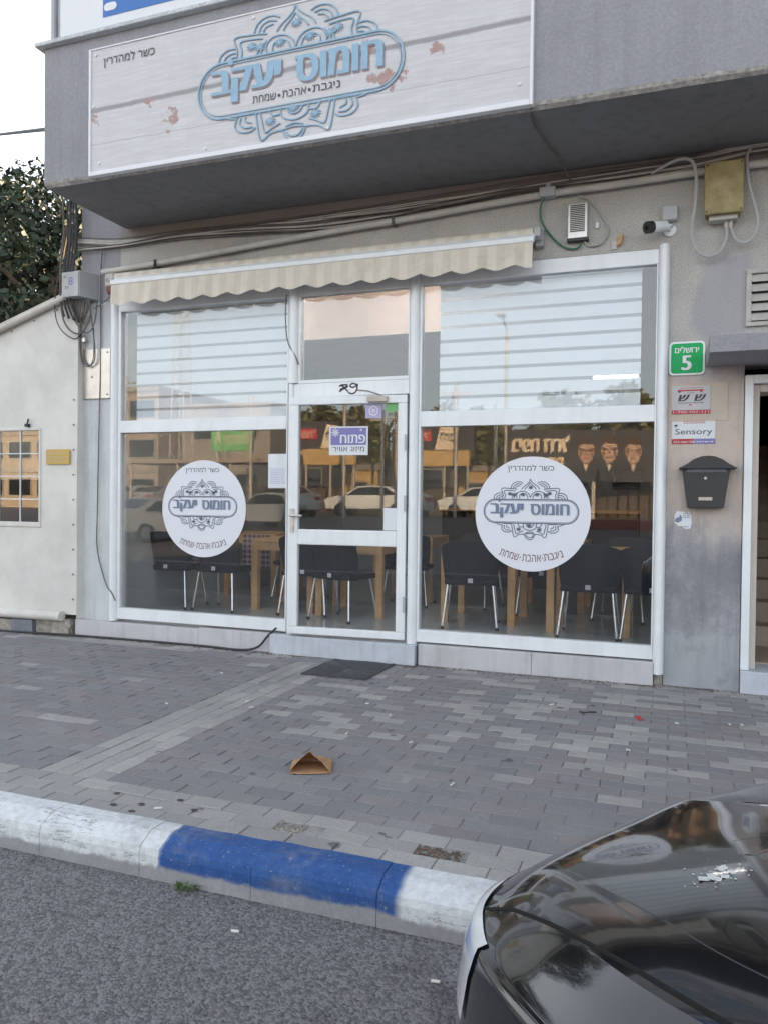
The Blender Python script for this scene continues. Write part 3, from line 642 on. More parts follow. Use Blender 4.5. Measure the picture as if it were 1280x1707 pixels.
for (x,z) in ((-4.33,4.42),(-4.27,3.97),(-.96,4.02),(-.94,4.80),(-2.9,4.83),(-4.31,4.82),(-2.3,3.945),(-3.3,3.945)): MB().cyl((x,ey+.004,z),(0,-1,0),.012,.006,14).build('eyelet','paper',bn)
# upper white sign
us=thing('upper_sign','white sign panel with blue lettering above the ledge at the top of the facade','sign',(-3.4,-1.06,5.022))
MB().box(-4.66,-1.2,-1.085,-1.045,5.022,5.9).build('sign_panel','signwhite',us,bevel=.004)
t=MB(); t.box(-4.235,-3.02,-1.0885,-1.086,5.095,5.88); t.build('blue_block','signblue',us)
t=MB(); write(t,'נייר !',-4.2,-3.1,5.135,5.50,-1.0905,.05); t.build('lettering','signwhite',us)
# ------------------------------------------------------------------ things on the glass
def sticker(cx,cz,rad,arcdrop,lab,y=-.001):
    s=thing('round_sticker',lab,'sticker',(cx,y,cz-rad))
    m=MB(); m.disc(cx,cz,rad,y-.0005,72); m.disc(cx,cz,rad,y+.003,72); n=72; m.f+=[(k,(k+1)%n,(k+1)%n+n,k+n) for k in range(n)]; m.build('sticker_disc','vinyl',s)
    e=MB(); emblem(e,cx-.012*rad*2,cz+.02,rad*.82,y-.0015,kw=.8); e.build('emblem','stickerline',s)
    e=MB(); mainword(e,cx-.012*rad*2,cz+.03,rad*.82,y-.0062,bold=.045); e.build('lettering','navy',s)
    t=MB(); write(t,'כשר למהדרין',cx-.43*rad,cx+.37*rad,cz+.72*rad,cz+.86*rad,y-.0015,.004); t.build('small_lettering','ink',s)
    t=MB(); R0=rad*1.55
    def bend(x,z):
        a=(x-cx)/R0; r_=R0-(z-(cz-.80*rad)); return cx+math.sin(a)*r_, (cz-.80*rad+R0)-math.cos(a)*r_
    for wd,a0,a1 in (('ניגבת',.22,.56),('אהבת',-.16,.17),('שמחת',-.57,-.22)): write(t,wd,cx+a0*rad,cx+a1*rad,cz-.83*rad,cz-.71*rad,y-.0015,.015,bend)
    for dx in (.2,-.19): t.cut().disc(cx+dx*rad,cz-.76*rad,.012*rad,y-.0015,8)
    t.build('arched_lettering','maroon',s)
sticker(-3.997,1.243,.442,0,'round white logo sticker on the left shop window, the one nearer the tent')
sticker(-1.022,1.245,.448,0,'round white logo sticker on the right shop window, the one nearer the mailbox')
def onfront(x0,x1,z0,z1,y,m,name,lab,cat,mb=None,th=.0012):
    o=thing(name,lab,cat,((x0+x1)/2,y,z0)); MB().box(x0,x1,y-th,y,z0,z1).build('sheet',m,o); return o
pn=thing('paper_notice','white printed paper notice taped to left window beside the door','notice',(-3.23,0,1.44)); MB().box(-3.334,-3.15,-.001,.002,1.435,1.735).build('sheet','paper',pn)
MB().box(-3.334,-3.235,-.0025,-.0012,1.62,1.73).build('card','signwhite',pn); scribble(MB(),-3.31,-3.17,1.47,1.61,-.0018,9,seed=4).build('print','lilac',pn)
DT=Matrix.Translation(HX)@Matrix.Rotation(R(5.0),4,'Z')@Matrix.Translation(-Vector(HX))
def dooritem(name,lab,cat,x0,x1,z0,z1):   # lies flat on the ajar door pane
    p=DT@Vector(((x0+x1)/2,-.0125,z0)); o=thing(name,lab,cat,p); o.rotation_euler[2]=R(5.0); ORG[o.name]=Vector(((x0+x1)/2,-.0125,z0)); return o
DY=-.0125
o=dooritem('open_sign','blue and white open sign with snowflake hanging on the glass door','sign',-2.72,-2.38,1.715,1.955)
MB().box(-2.72,-2.38,DY-.004,DY,1.715,1.955).build('sheet','paper',o); t=MB(); t.box(-2.705,-2.395,DY-.006,DY-.0042,1.80,1.943); t.build('blue_field','purple',o)
t=MB(); write(t,'פתוח',-2.62,-2.405,1.815,1.885,DY-.0068,.035)
t.cut()
for a in range(0,180,45): t.ribbon([(-2.665-.035*math.cos(R(a)),1.905-.035*math.sin(R(a))),(-2.665+.035*math.cos(R(a)),1.905+.035*math.sin(R(a)))],.008,DY-.0068)
t.cut()
for a in range(0,180,60): t.ribbon([(-2.44-.012*math.cos(R(a)),1.925-.012*math.sin(R(a))),(-2.44+.012*math.cos(R(a)),1.925+.012*math.sin(R(a)))],.004,DY-.0068)
t.build('lettering','signwhite',o); t=MB(); write(t,'מיזוג אוויר',-2.69,-2.41,1.745,1.785,DY-.0046,.015); t.build('small_lettering','ink',o)
o=dooritem('lilac_sticker','small lilac circle-design sticker at top right of door glass','sticker',-2.405,-2.265,2.02,2.138)
MB().box(-2.405,-2.265,DY-.002,DY,2.02,2.138).build('sheet','lilac',o); t=MB(); t.ribbon(arc(-2.335,2.082,.036,.036,0,360,24),.008,DY-.003); t.ribbon(arc(-2.335,2.082,.012,.012,0,360,12),.008,DY-.003); t.build('ring','signwhite',o)
o=dooritem('green_sticker','tall green and white sticker in the upper corner of door glass','sticker',-2.228,-2.13,1.965,2.138)
MB().box(-2.228,-2.13,DY-.0018,DY,1.965,2.138).build('sheet','notice',o); MB().box(-2.228,-2.13,DY-.003,DY-.0019,2.075,2.138).build('green_band','grass_green',o)
t=MB(); write(t,'כאן',-2.21,-2.15,2.035,2.062,DY-.003,.02); write(t,'חובה',-2.215,-2.14,1.985,2.015,DY-.003,.02); t.build('lettering','ink',o)
o=dooritem('paper_sheet','blank white square of paper stuck low on the door glass','paper',-2.24,-2.125,1.09,1.275); MB().box(-2.24,-2.126,DY-.002,DY,1.09,1.275).build('sheet','paper',o)
o=dooritem('clear_card','small pale card stuck on the door glass beside the handle','card',-2.985,-2.93,1.19,1.29); MB().box(-2.985,-2.925,DY-.002,DY,1.19,1.29).build('sheet','notice',o)
o=thing('window_notice','see-through grey printed notice on right window next to the post','notice',(-.32,0,1.44)); MB().box(-.425,-.22,.0105,.0125,1.438,1.582).build('sheet','notice',o)
t=MB()
for i,z in enumerate((1.545,1.505,1.462)): write(t,('מכירת מוצרים','טעימים','לשירותכם')[i],-.405+i*.01,-.24-i*.015,z-.009,z+.011,.0100,.01)
t.build('print','ink',o)
# blinds inside the upper windows
def blind(x0,x1,z0,z1,lab,gaps):
    o=thing('roller_blind',lab,'blind',((x0+x1)/2,.07,z0)); a=MB(); s=MB(); z=z0+.02
    per=.114; k=0; zz=z0+.012
    while zz<z1:
        a.box(x0,x1,.069,.0715,zz,min(zz+per-gaps,z1))
        if zz+per<z1: s.box(x0+.002,x1-.002,.0700,.0708,zz+per-gaps,zz+per)
        zz+=per
    a.build('opaque_bands','blindw',o); s.build('sheer_bands','sheer',o)
    MB().tube([(x0,.07,z0+.006),(x1,.07,z0+.006)],.010,8).build('bottom_rail','white',o)
    MB().tube([(x0-.01,.08,z1+.02),(x1+.01,.08,z1+.02)],.032,12).build('roller','white',o)
K['blindw']=mat('blind_white',(.84,.85,.85),.8,var=.03,scale=2)
blind(-4.79,-3.19,2.058,3.10,'white zebra roller blind behind the upper left shop window',.024)
blind(-1.80,-.235,2.072,3.10,'white zebra roller blind behind the upper right shop window',.026)
# lit tube inside, seen through a sheer band of the right blind
def lamp(x,y,z,L,rz,lab,strip):
    o=thing('ceiling_or_added_lamp',lab,'lamp',(0,0,0),'fluorescent tubes in the shop, one seen and two added'); b=MB(); b.box(-L/2,L/2,-.05,.05,.055,.10); b.build('housing','white',o,bevel=.004)
    t=MB(); t.tube([(-L/2+.02,0,.03),(L/2-.02,0,.03)],.013,10); t.build('tube','tubelight',o); o.location=(x,y,z); o.rotation_euler[2]=rz
    return o
lamp(-.475,.95,2.40,.41,0,'lit fluorescent tube seen through the striped blind of the upper right window',1)
lamp(-3.9,.32,3.22,1.2,0,'added fluorescent tube, unseen behind the head of the left window, lighting the ceiling',1)  # added tube, hidden from the camera, brightens ceiling and bulkhead
lamp(-2.2,.32,3.22,1.2,0,'added fluorescent tube, unseen behind the head of the fanlight, lighting the ceiling',1)  # second added tube, also out of view, for the same ceiling light
# ------------------------------------------------------------------ furniture inside
def table(w=.72,dp=.72):
    o=thing('dining_table','table','table',(0,0,0),'wooden tables inside the shop')
    MB().box(-w/2,w/2,-dp/2,dp/2,.715,.75).build('tabletop','wood',o,bevel=.006)
    a=MB(); e=.045; a.box(-w/2+.07,w/2-.07,-dp/2+.01,-dp/2+.035,.63,.715); a.box(-w/2+.07,w/2-.07,dp/2-.035,dp/2-.01,.63,.715); a.box(-w/2+.01,-w/2+.035,-dp/2+.07,dp/2-.07,.63,.715); a.box(w/2-.035,w/2-.01,-dp/2+.07,dp/2-.07,.63,.715); a.build('apron','wood',o)
    for sx in (-1,1):
        for sy in (-1,1):
            x,y=sx*(w/2-.037),sy*(dp/2-.037); MB().box(x-.035,x+.035,y-.035,y+.035,0,.714).build('leg','wood',o,bevel=.004)
    return o
FZ=.172
T0=table()
spots=[(-1.72,1.50,0,'wooden table at the left edge of the right window, behind the first black chair'),(-.68,1.28,.0,'wooden table behind the big round sticker of the right window'),(-3.78,1.48,.0,'wooden table behind the left window next to the door'),(-3.0,1.40,0,'wooden table seen through the lower door glass'),(-4.75,2.5,0,'wooden table far back behind the left window'),(-2.9,2.75,0,'wooden table far back behind the door glass'),(-1.2,2.6,0,'wooden table far back behind the right window')]
for i,(x,y,rz,lab) in enumerate(spots):
    o=T0 if i==0 else dup(T0,(x,y,FZ),rz); o.location=(x,y,FZ); o['label']=lab
def chair():
    o=thing('dining_chair','chair','chair',(0,0,0),'black woven chairs inside the shop')
    # curved tub back that runs into the seat; faces +y
    v=[];f=[]; n=14; rows=[(.40,.235,.00),(.52,.25,-.02),(.64,.262,-.045),(.76,.27,-.075),(.815,.265,-.085)]
    for z,hw,dy in rows:
        for k in range(n+1):
            t=-1+2*k/n; x=hw*t; y=-.20+dy+.10*abs(t)**3; v.append((x,y,z+ (-.05*abs(t)**3 if z>.7 else 0)))
    L=len(rows)*(n+1)
    v+=[(a,b+.022,c) for a,b,c in v]
    for r_ in range(len(rows)-1):
        for k in range(n):
            a=r_*(n+1)+k; f.append((a,a+1,a+n+2,a+n+1)); f.append((L+a,L+a+n+1,L+a+n+2,L+a+1))
    for k in range(n): a=k; f.append((a,L+a,L+a+1,a+1)); a=(len(rows)-1)*(n+1)+k; f.append((a,a+1,L+a+1,L+a))
    for r_ in range(len(rows)-1):
        a=r_*(n+1); f.append((a,a+n+1,L+a+n+1,L+a)); a+=n; f.append((a,L+a,L+a+n+1,a+n+1))
    MB().add(v,f).build('backrest','chairblack',o,smooth=True)
    s=MB(); s.box(-.235,.235,-.20,.24,.40,.455); s.build('seat','chairblack',o,bevel=.02,seg=3)
    c=MB(); c.box(-.02,.025,-.2235,-.2215,.425,.465); c.build('care_tag','paper',o)
    for sx in (-1,1):
        for sy in (-1,1):
            l=MB(); l.tube([(sx*.205,sy*.17-.01,.40),(sx*.245,sy*.23,.02)],.0125,10); lg=l.build('leg','chrome',o,smooth=True); q=MB(); q.cyl((sx*.2475,sy*.2335,.0),(0,0,1),.016,.028,10); q.build('foot_cap','black',lg)
    return o
C0=chair()
cs=[(-1.745,1.02,.18,'black chair at the left edge of the right window, in front of a wooden table'),(-.66,.93,0,'black chair right of the big round sticker in the right window'),(-.12,.92,-.1,'rightmost black chair in the right window, cut off by the white post'),
 (-5.0,1.02,.08,'leftmost black chair inside the left window'),(-4.40,1.04,-.05,'black chair below the round sticker of the left window'),(-3.46,1.12,.1,'black chair between the left window and the door post'),(-3.0,.92,-.25,'black chair just behind the left part of the lower door glass'),
 (-2.75,2.2,.1,'black chair further back behind the lower door glass'),(-1.25,2.05,.1,'black chair in the second row behind the big round sticker'),(-.45,2.0,3.0,'black chair in the second row at the right end of the shop'),(-4.1,2.2,3.1,'black chair on the far side of the table behind the left window'),(-2.05,2.4,2.9,'black chair in the second row behind the door hinge post')]
for i,(x,y,rz,lab) in enumerate(cs):
    o=C0 if i==0 else dup(C0,(x,y,FZ),rz); o.location=(x,y,FZ); o.rotation_euler[2]=rz; o['label']=lab
for x0,x1,y,lab in ((-5.12,-4.86,1.25,'red and white checked cloth hanging at left edge of left window'),(-4.44,-4.10,1.45,'red and white checked cloth partly hidden by the left round sticker')):
    v=[];f=[];n=16
    for k in range(n+1):
        x=x0+(x1-x0)*k/n
        for j,z in enumerate((.58,.70,.82,.945)): v.append((x,y+.018*math.sin(k*1.3+j*.4)*(1-j*.25),z))
    for k in range(n):
        for j in range(3): a=k*4+j; f.append((a,a+4,a+5,a+1))
    f2=len(v); v+=[(p[0],p[1]+.006,p[2]) for p in v]; f+=[tuple(i+f2 for i in q[::-1]) for q in f]
    tag(MB().add(v,f).build('checked_cloth','check',smooth=True),lab,'cloth')
# counter and fridge deep inside
ct=thing('counter','dark serving counter at the back of the shop','counter',(-1.6,4.6,FZ)); MB().box(-3.0,-.4,4.4,5.0,FZ,1.2).build('body','darkin',ct); MB().box(-3.03,-.37,4.35,5.03,1.2,1.24).build('worktop','wood',ct,bevel=.004)
# ------------------------------------------------------------------ awning
aw=thing('awning','rolled up cream striped awning with scalloped valance over the shop windows','awning',(-2.98,-.1,3.1))
m=MB(); m.tube([(-4.90,-.10,3.385),(-1.02,-.10,3.385)],.045,14); m.build('roller','awncloth',aw,smooth=True)
m=MB(); m.box(-4.88,-1.0,-.215,-.175,3.292,3.335); m.build('front_bar','white',aw,bevel=.008)
m=MB(); m.hexa([(-4.88,-.18,3.33),(-1.0,-.18,3.33),(-4.88,-.09,3.415),(-1.0,-.09,3.415),(-4.88,-.18,3.338),(-1.0,-.18,3.338),(-4.88,-.09,3.425),(-1.0,-.09,3.425)]); m.build('cover','white',aw)
v=[];f=[]; n=260
for k in range(n+1):
    u=k/n; x=-4.87+3.86*u; ph=u*15.5*math.pi; sc=abs(math.sin(ph)); dr=noise.noise(Vector((x*1.1,0,0)))*.012
    zb=3.125+.0-.032*sc+dr; wv=.016*math.sin(ph*2)+.022*noise.noise(Vector((x*3,1,0)))
    for j in range(5):
        t=j/4; v.append((x,-.205-.018*t+wv*t,3.295+(zb-3.295)*t))
for k in range(n):
    for j in range(4): a=k*5+j; f.append((a,a+1,a+6,a+5))
L=len(v); v+=[(p[0],p[1]+.004,p[2]) for p in v]; f+=[tuple(i+L for i in q[::-1]) for q in f]
MB().add(v,f).build('valance','awncloth',aw,smooth='all')
for x in (-.985,-4.92):
    m=MB(); m.box(x-.03,x+.03,-.06,0,3.30,3.44); m.box(x-.022,x+.022,-.15,-.06,3.35,3.42); m.cyl((x-.03,-.10,3.385),(1,0,0),.05,.05,16); m.build('bracket','greyplast',aw,bevel=.004)
# ------------------------------------------------------------------ pipe, cables, boxes on the wall
pp=thing('conduit_pipe','thick grey painted conduit pipe sagging along the wall below the overhang','pipe',(-2.2,-.05,3.45))
P=[(-5.10,-.05,3.472),(-4.5,-.05,3.496),(-3.49,-.05,3.559),(-2.69,-.05,3.603),(-1.95,-.05,3.637),(-1.45,-.05,3.667),(-.89,-.05,3.694),(-.54,-.05,3.699),(-.12,-.05,3.71),(.3,-.05,3.72),(1.2,-.05,3.73),(2.5,-.05,3.74)]
MB().tube(P,.027,12,smooth=5).build('pipe','pipe',pp,smooth=True)
for x,z in ((-2.17,3.627),(-4.49,3.497)): MB().box(x-.012,x+.012,-.082,0,z-.035,z+.033).build('clamp','cable',pp,bevel=.003)
m=MB(); m.tube([(-4.50,-.06,3.53),(-4.47,-.1,3.47),(-4.52,-.1,3.35)],.009,6,smooth=4); m.build('tape','cableblack',pp)
bf=thing('conduit_tee','small grey tee fitting sitting on the conduit pipe above the grille lamp','fitting',(-.92,-.05,3.66)); m=MB(); m.box(-.985,-.865,-.095,-.005,3.665,3.735); m.cyl((-.925,-.05,3.735),(0,0,1),.022,.045,12); m.build('fitting','greyplast',bf,bevel=.006)
rdc=random.Random(11)
base=[(-5.40,3.775),(-4.9,3.74),(-4.24,3.752),(-3.5,3.727),(-2.9,3.705),(-2.26,3.715),(-1.65,3.74),(-.98,3.772),(-.37,3.778),(.13,3.80),(.4,3.842),(.6,3.856),(1.5,3.86),(3,3.86)]
for i in range(15):
    off=rdc.uniform(-.075,.055); ph=rdc.uniform(0,6); am=rdc.uniform(.008,.026)
    pts=[(x,-.02-.012*(i%3)-.006*math.sin(k*1.7+ph),z+off*(1-.35*math.sin(k*.8))+am*math.sin(k*1.3+ph)) for k,(x,z) in enumerate(base)]
    tag(MB().tube(pts,rdc.choice((.004,.005,.006,.008,.010)),6,smooth=7).build('cable',('cable','pipe','cable')[i%3],smooth=True),'one of the tangled grey-brown cables strung along the wall under the overhang','cable','cables strung under the overhang')
def wire(pts,r,m,lab,group=None,name='wire',s=7): return tag(MB().tube(pts,r,7,smooth=s).build(name,m,smooth=True),lab,'wire',group)
wire([(-.895,-1.05,4.98),(-.885,-1.06,4.2),(-.88,-1.055,3.92),(-.90,-.9,3.855),(-.86,-.55,3.845),(-.80,-.2,3.83),(-.76,-.04,3.78)],.007,'cable','thin wire running down the right edge of the banner and under the overhang')
wire([(-.955,-.05,3.67),(-.985,-.03,3.60),(-.975,-.02,3.50),(-.90,-.02,3.38),(-.80,-.02,3.285),(-.70,-.02,3.27),(-.67,-.02,3.335)],.007,'cablegreen','green wire looping from the pipe to the grille lamp')
wire([(-.70,-.03,3.66),(-.62,-.02,3.62),(-.53,-.015,3.50),(-.48,-.015,3.38),(-.53,-.02,3.29),(-.62,-.02,3.28),(-.66,-.02,3.33)],.007,'cablewhite','white wire looping to the right of the grille lamp')
gl=thing('grille_lamp','small upright grey grille housing on the wall above the awning end','speaker',(-.70,0,3.32))
MB().box(-.775,-.628,-.05,0,3.335,3.60).build('housing','metal',gl,bevel=.006); 
for i in range(15): MB().box(-.757,-.648,-.056,-.049,3.385+i*.0138,3.3915+i*.0138).build('slat','black',gl)
MB().box(-.78,-.62,-.052,0,3.315,3.335).build('base','black',gl,bevel=.003)
jb=thing('junction_box','small square grey junction box above the security camera','junction box',(-.05,0,3.39)); MB().box(-.103,.007,-.05,0,3.395,3.505).build('box','greyplast',jb,bevel=.006); MB().box(-.098,.002,-.056,-.05,3.40,3.50).build('lid','greyplast',jb,bevel=.004)
sc=thing('security_camera','white bullet security camera with black face mounted below a grey box','camera',(-.06,0,3.3))
MB().cyl((-.045,-.0,3.335),(0,-1,0),.045,.018,20).build('mount','white',sc,bevel=.003)
MB().tube([(-.045,-.015,3.335),(-.06,-.06,3.34),(-.09,-.10,3.345)],.014,10,smooth=4).build('arm','white',sc,smooth=True)
a=Vector((-.075,-.085,3.348)); dr=Vector((-.72,-.66,-.22)).normalized()
m=MB(); m.cyl(a,dr,.036,.13,20); m.build('body','white',sc,smooth=True,bevel=.003); f_=a+dr*.13; m=MB(); m.cyl(f_-dr*.002,dr,.043,.045,20); hd=m.build('hood','black',sc,smooth=True); m=MB(); m.cyl(f_+dr*.043,dr,.016,.006,14); m.build('lens','carglass',hd)
wire([(-.045,-.02,3.35),(-.02,-.03,3.37),(-.04,-.02,3.345)],.005,'cablewhite','short white lead between the junction box and the security camera')
an=thing('wall_stub','broken wooden stub with white plaster on the wall left of the security camera','stub',(-.40,0,3.24)); MB().hexa([(-.42,-.03,3.25),(-.385,-.05,3.27),(-.42,0,3.25),(-.385,0,3.27),(-.405,-.03,3.325),(-.37,-.05,3.335),(-.405,0,3.325),(-.37,0,3.335)]).build('stub','wood',an); MB().box(-.455,-.41,-.012,0,3.235,3.30).build('plaster','plinth',an,bevel=.004)
ca_=thing('cable_clip','tiny white cable clip on the wall right of the grille lamp','clip',(-.54,0,3.4)); MB().box(-.572,-.548,-.02,0,3.405,3.45).build('clip','white',ca_,bevel=.004)
yb=thing('yellow_box','yellowed plastic electrical box under the conduit with looping white cables','electrical box',(.30,0,3.36))
MB().box(.19,.425,-.12,0,3.385,3.73).build('box','yellowbox',yb,bevel=.012); MB().box(.18,.435,-.145,-.12,3.375,3.74).build('lid','yellowbox',yb,bevel=.012,seg=3); MB().box(.215,.40,-.10,-.01,3.345,3.385).build('base','dirtyplast',yb,bevel=.004)
for x in (.33,.36): MB().cyl((x,-.05,3.345),(0,0,-1),.014,.05,10).build('gland','dirtyplast',yb)
for x in (.197,.418):
    for z in (3.395,3.72): MB().cyl((x,-.145,z),(0,-1,0),.006,.004,8).build('screw','black',yb)
wire([(-.18,-.06,3.745),(-.02,-.10,3.80),(.09,-.12,3.78),(.125,-.12,3.66),(.12,-.11,3.45),(.10,-.10,3.30),(.13,-.09,3.16),(.21,-.08,3.10),(.29,-.07,3.13),(.33,-.06,3.22),(.335,-.05,3.30)],.012,'cablewhite','thick white cable looping around the left side of the yellowed box',s=8)
wire([(.50,-.03,3.86),(.46,-.06,3.80),(.455,-.09,3.70),(.475,-.10,3.55),(.525,-.10,3.35),(.525,-.09,3.26),(.47,-.08,3.18),(.40,-.07,3.20),(.36,-.05,3.30)],.011,'cablewhite','thick white cable looping around the right side of the yellowed box',s=8)
# left corner clutter
ub=thing('utility_box','pale grey utility box with blue figure on the left wall corner','utility box',(-5.3,0,3.2))
m=MB(); m.hexa([(-5.44,-.19,3.225),(-5.25,-.19,3.225),(-5.44,0,3.225),(-5.19,0,3.225),(-5.44,-.19,3.455),(-5.25,-.19,3.47),(-5.44,0,3.475),(-5.19,0,3.475)]); m.build('box','greyplast',ub,bevel=.006)
MB().box(-5.45,-5.255,-.198,-.19,3.228,3.46).build('door','cablewhite',ub,bevel=.003)
t=MB(); write(t,'8',-5.37,-5.32,3.335,3.41,-.1995,.03); t.build('figure','purple',ub); t=MB(); write(t,'62',-5.425,-5.39,3.405,3.43,-.1995,.01); write(t,'ת',-5.41,-5.37,3.30,3.325,-.1995,.01); t.build('small_print','ink',ub)
for i in range(7): MB().tube([(-5.40+i*.03,-.10,3.225),(-5.40+i*.03+rdc.uniform(-.02,.02),-.10,3.12-rdc.uniform(0,.06)),(-5.34+rdc.uniform(-.06,.06),-.07,3.0)],.008,6,smooth=4).build('lead','cable',ub)
sr=thing('alarm_siren','cream alarm siren box with dark red lamp underneath at the awning left end','alarm',(-4.99,0,3.24)); MB().box(-5.04,-4.915,-.09,0,3.325,3.44).build('box','cream',sr,bevel=.008)
t=MB(); write(t,'G 3',-5.025,-4.93,3.365,3.395,-.0915,.01); t.build('print','ink',sr)
m=MB(); n=16; v=[];f=[]
for j,(r_,z) in enumerate(((.060,3.325),(.062,3.30),(.058,3.275),(.045,3.255),(.02,3.248))):
    for k in range(n): v.append((-4.978+r_*math.cos(2*math.pi*k/n),-.05+r_*.8*math.sin(2*math.pi*k/n),z))
for j in range(4):
    for k in range(n): f.append((j*n+k,j*n+(k+1)%n,(j+1)*n+(k+1)%n,(j+1)*n+k))
f.append(tuple(range(4*n,5*n))); m.add(v,f); m.build('lamp','siren',sr,smooth=True)
pl=thing('metal_plate','dull reflective metal cover plate screwed to the pale left wall','plate',(-5.2,0,2.28)); MB().box(-5.40,-5.03,-.022,-.001,2.282,2.76).build('plate','metal',pl,bevel=.003)
for x,z in ((-5.06,2.72),(-5.06,2.32),(-5.36,2.33),(-5.24,2.49),(-5.36,2.5)): MB().cyl((x,-.022,z),(0,-1,0),.008,.005,8).build('screw','cable',pl)
bo=thing('eye_bolt','steel bolt sticking out of pale left wall above the metal plate','bolt',(-5.31,0,2.84)); MB().cyl((-5.31,0,2.845),(0,-1,0),.010,.05,10).build('shaft','metal',bo); MB().cyl((-5.31,-.05,2.845),(0,-1,0),.022,.014,6).build('head','metal',bo)
# hanging cable tangle at the corner
loops=[[(-5.55,-.12,4.6),(-5.50,-.12,3.9),(-5.52,-.14,3.5),(-5.50,-.14,3.1),(-5.42,-.12,2.93),(-5.28,-.12,2.90),(-5.20,-.10,3.05),(-5.21,-.10,3.2)],
 [(-5.46,-.10,4.4),(-5.45,-.10,3.8),(-5.56,-.14,3.4),(-5.58,-.14,3.1),(-5.50,-.14,2.93),(-5.38,-.10,2.85),(-5.30,-.08,2.92)],
 [(-5.44,-.08,4.2),(-5.46,-.1,3.7),(-5.50,-.1,3.3),(-5.40,-.1,3.05),(-5.25,-.1,2.90),(-5.17,-.08,2.98),(-5.15,-.06,3.2)],
 [(-5.31,-.08,3.1),(-5.34,-.06,2.8),(-5.33,-.05,2.66),(-5.26,-.05,2.60),(-5.19,-.05,2.64),(-5.18,-.06,2.8),(-5.21,-.08,3.1)],
 [(-5.33,-.08,3.0),(-5.35,-.06,2.75),(-5.32,-.05,2.62),(-5.25,-.05,2.59),(-5.20,-.05,2.68),(-5.19,-.06,2.95)]]
for i,p in enumerate(loops): wire(p,(.008,.005,.006,.006,.005)[i],'cable' if i!=1 else 'cableblack','one of the dark cable loops hanging at the left building corner','cable loops at the left corner','cable_loop')
for i in range(4):
    x=-5.52+i*.035; wire([(x+.02,-.10,4.5),(x+.05,-.10,3.9),(x+.03,-.12,3.5),(x+.005,-.14,3.24),(x+.05+.02*i,-.14,3.06-.02*i)],.012 if i%2 else .009,'cableblack','one of the black drop cables coming down the left building corner','black drop cables at the left corner','drop_cable')
wire([(-5.10,-.03,3.73),(-5.13,-.03,3.6),(-5.145,-.02,3.3),(-5.14,-.02,2.8),(-5.145,-.025,2.3),(-5.16,-.02,1.8),(-5.17,-.02,1.2),(-5.17,-.02,.85),(-5.10,-.02,.60),(-5.01,-.06,.48),(-4.96,-.07,.44),(-4.92,-.06,.36)],.0055,'cable','thin grey wire dropping down the pale left wall to the window frame')
wire([(-5.2,-.04,3.14),(-5.08,-.05,3.19),(-4.99,-.06,3.24)],.005,'cable','short wire from the utility box leads to the alarm siren')
wire([(-3.135,-.07,3.1),(-3.14,-.075,2.9),(-3.12,-.07,2.7),(-3.06,-.05,2.58),(-3.03,-.035,2.5)],.005,'cable','thin dark wire down the post left of the fanlight')
wire([(-15.6,7.75,9.7),(-4.83,-.85,4.44)],.018,'cableblack','black overhead wire reaching the upper floor from the left',name='overhead_wire')
wire([(-7,-.25,.03),(-6.2,-.22,.015),(-5.4,-.13,.012),(-4.6,-.10,.012),(-3.9,-.10,.012),(-3.52,-.12,.012),(-3.36,-.11,.05),(-3.27,-.10,.15),(-3.20,-.075,.22)],.010,'cableblack','dark cable lying along the foot of the plinth and rising to the door',name='ground_cable')
# ------------------------------------------------------------------ signs on the pier
def rrect(x0,x1,z0,z1,r,n=6):
    P=[]
    for cx,cz,a in ((x1-r,z1-r,0),(x0+r,z1-r,90),(x0+r,z0+r,180),(x1-r,z0+r,270)): P+=arc(cx,cz,r,r,a,a+90,n)
    return P
hn=thing('house_number_sign','green house number sign with white border reading 5 on the right wall','sign',(.087,-.005,2.27))
MB().prism(rrect(-.035,.207,2.275,2.517,.03),-.016,-.005).build('plate','white',hn); MB().prism(rrect(-.022,.194,2.288,2.504,.022),-.019,-.0165).build('green_field','green',hn)
t=MB(); write(t,'5',.055,.113,2.31,2.415,-.0205,.04); write(t,'ירושלים',.005,.165,2.435,2.482,-.0205,.03); t.build('lettering','signwhite',hn)
bp=thing('plaster_patch','bare beige square of plaster behind the security signs','patch',(.17,-.004,1.94)); MB().box(-.03,.365,-.009,-.004,1.94,2.215).build('patch','beige',bp)
s1=thing('security_sign','grey security sign with two black letters and red triangle, upper of the two','sign',(.12,-.01,1.99)); y=-.0095
MB().box(-.012,.25,y-.003,y,1.992,2.195).build('plate','plinth',s1)
t=MB(); t.box(-.012,.25,y-.0042,y-.003,1.992,2.020); t.prism([(.025,2.168),(.205,2.168),(.19,2.148),(.205-.022,2.148),(.175,2.158),(.055,2.158),(.047,2.148),(.03,2.148)],y-.0042,y-.003); t.prism([(.105,2.062),(.125,2.062),(.115,2.048)],y-.0042,y-.003); t.build('red_print','red',s1)
t=MB(); 
for cx in (.06,.17):
    write(t,'ש',cx-.032,cx+.032,2.085,2.132,y-.0042,.06,lambda x,z:(x+(z-2.085)*.35,z))
scribble(t,.03,.20,2.066,2.078,y-.0042,1,seed=3); write(t,'קבוצת',.095,.14,2.138,2.147,y-.0042); t.build('black_print','ink',s1)
t=MB(); write(t,'1-700-707-111',.0,.24,1.998,2.013,y-.0052,.01); t.build('number','paper',s1)
t=MB(); scribble(t,.04,.19,2.176,2.186,y-.0042,1,seed=8); t.build('small_print','red',s1)
s2=thing('alarm_company_sign','white alarm company sign with red and blue foot, lower of the two','sign',(.14,-.01,1.77)); y=-.0045
MB().box(-.008,.285,y-.003,y,1.775,1.968).build('plate','paper',s2)
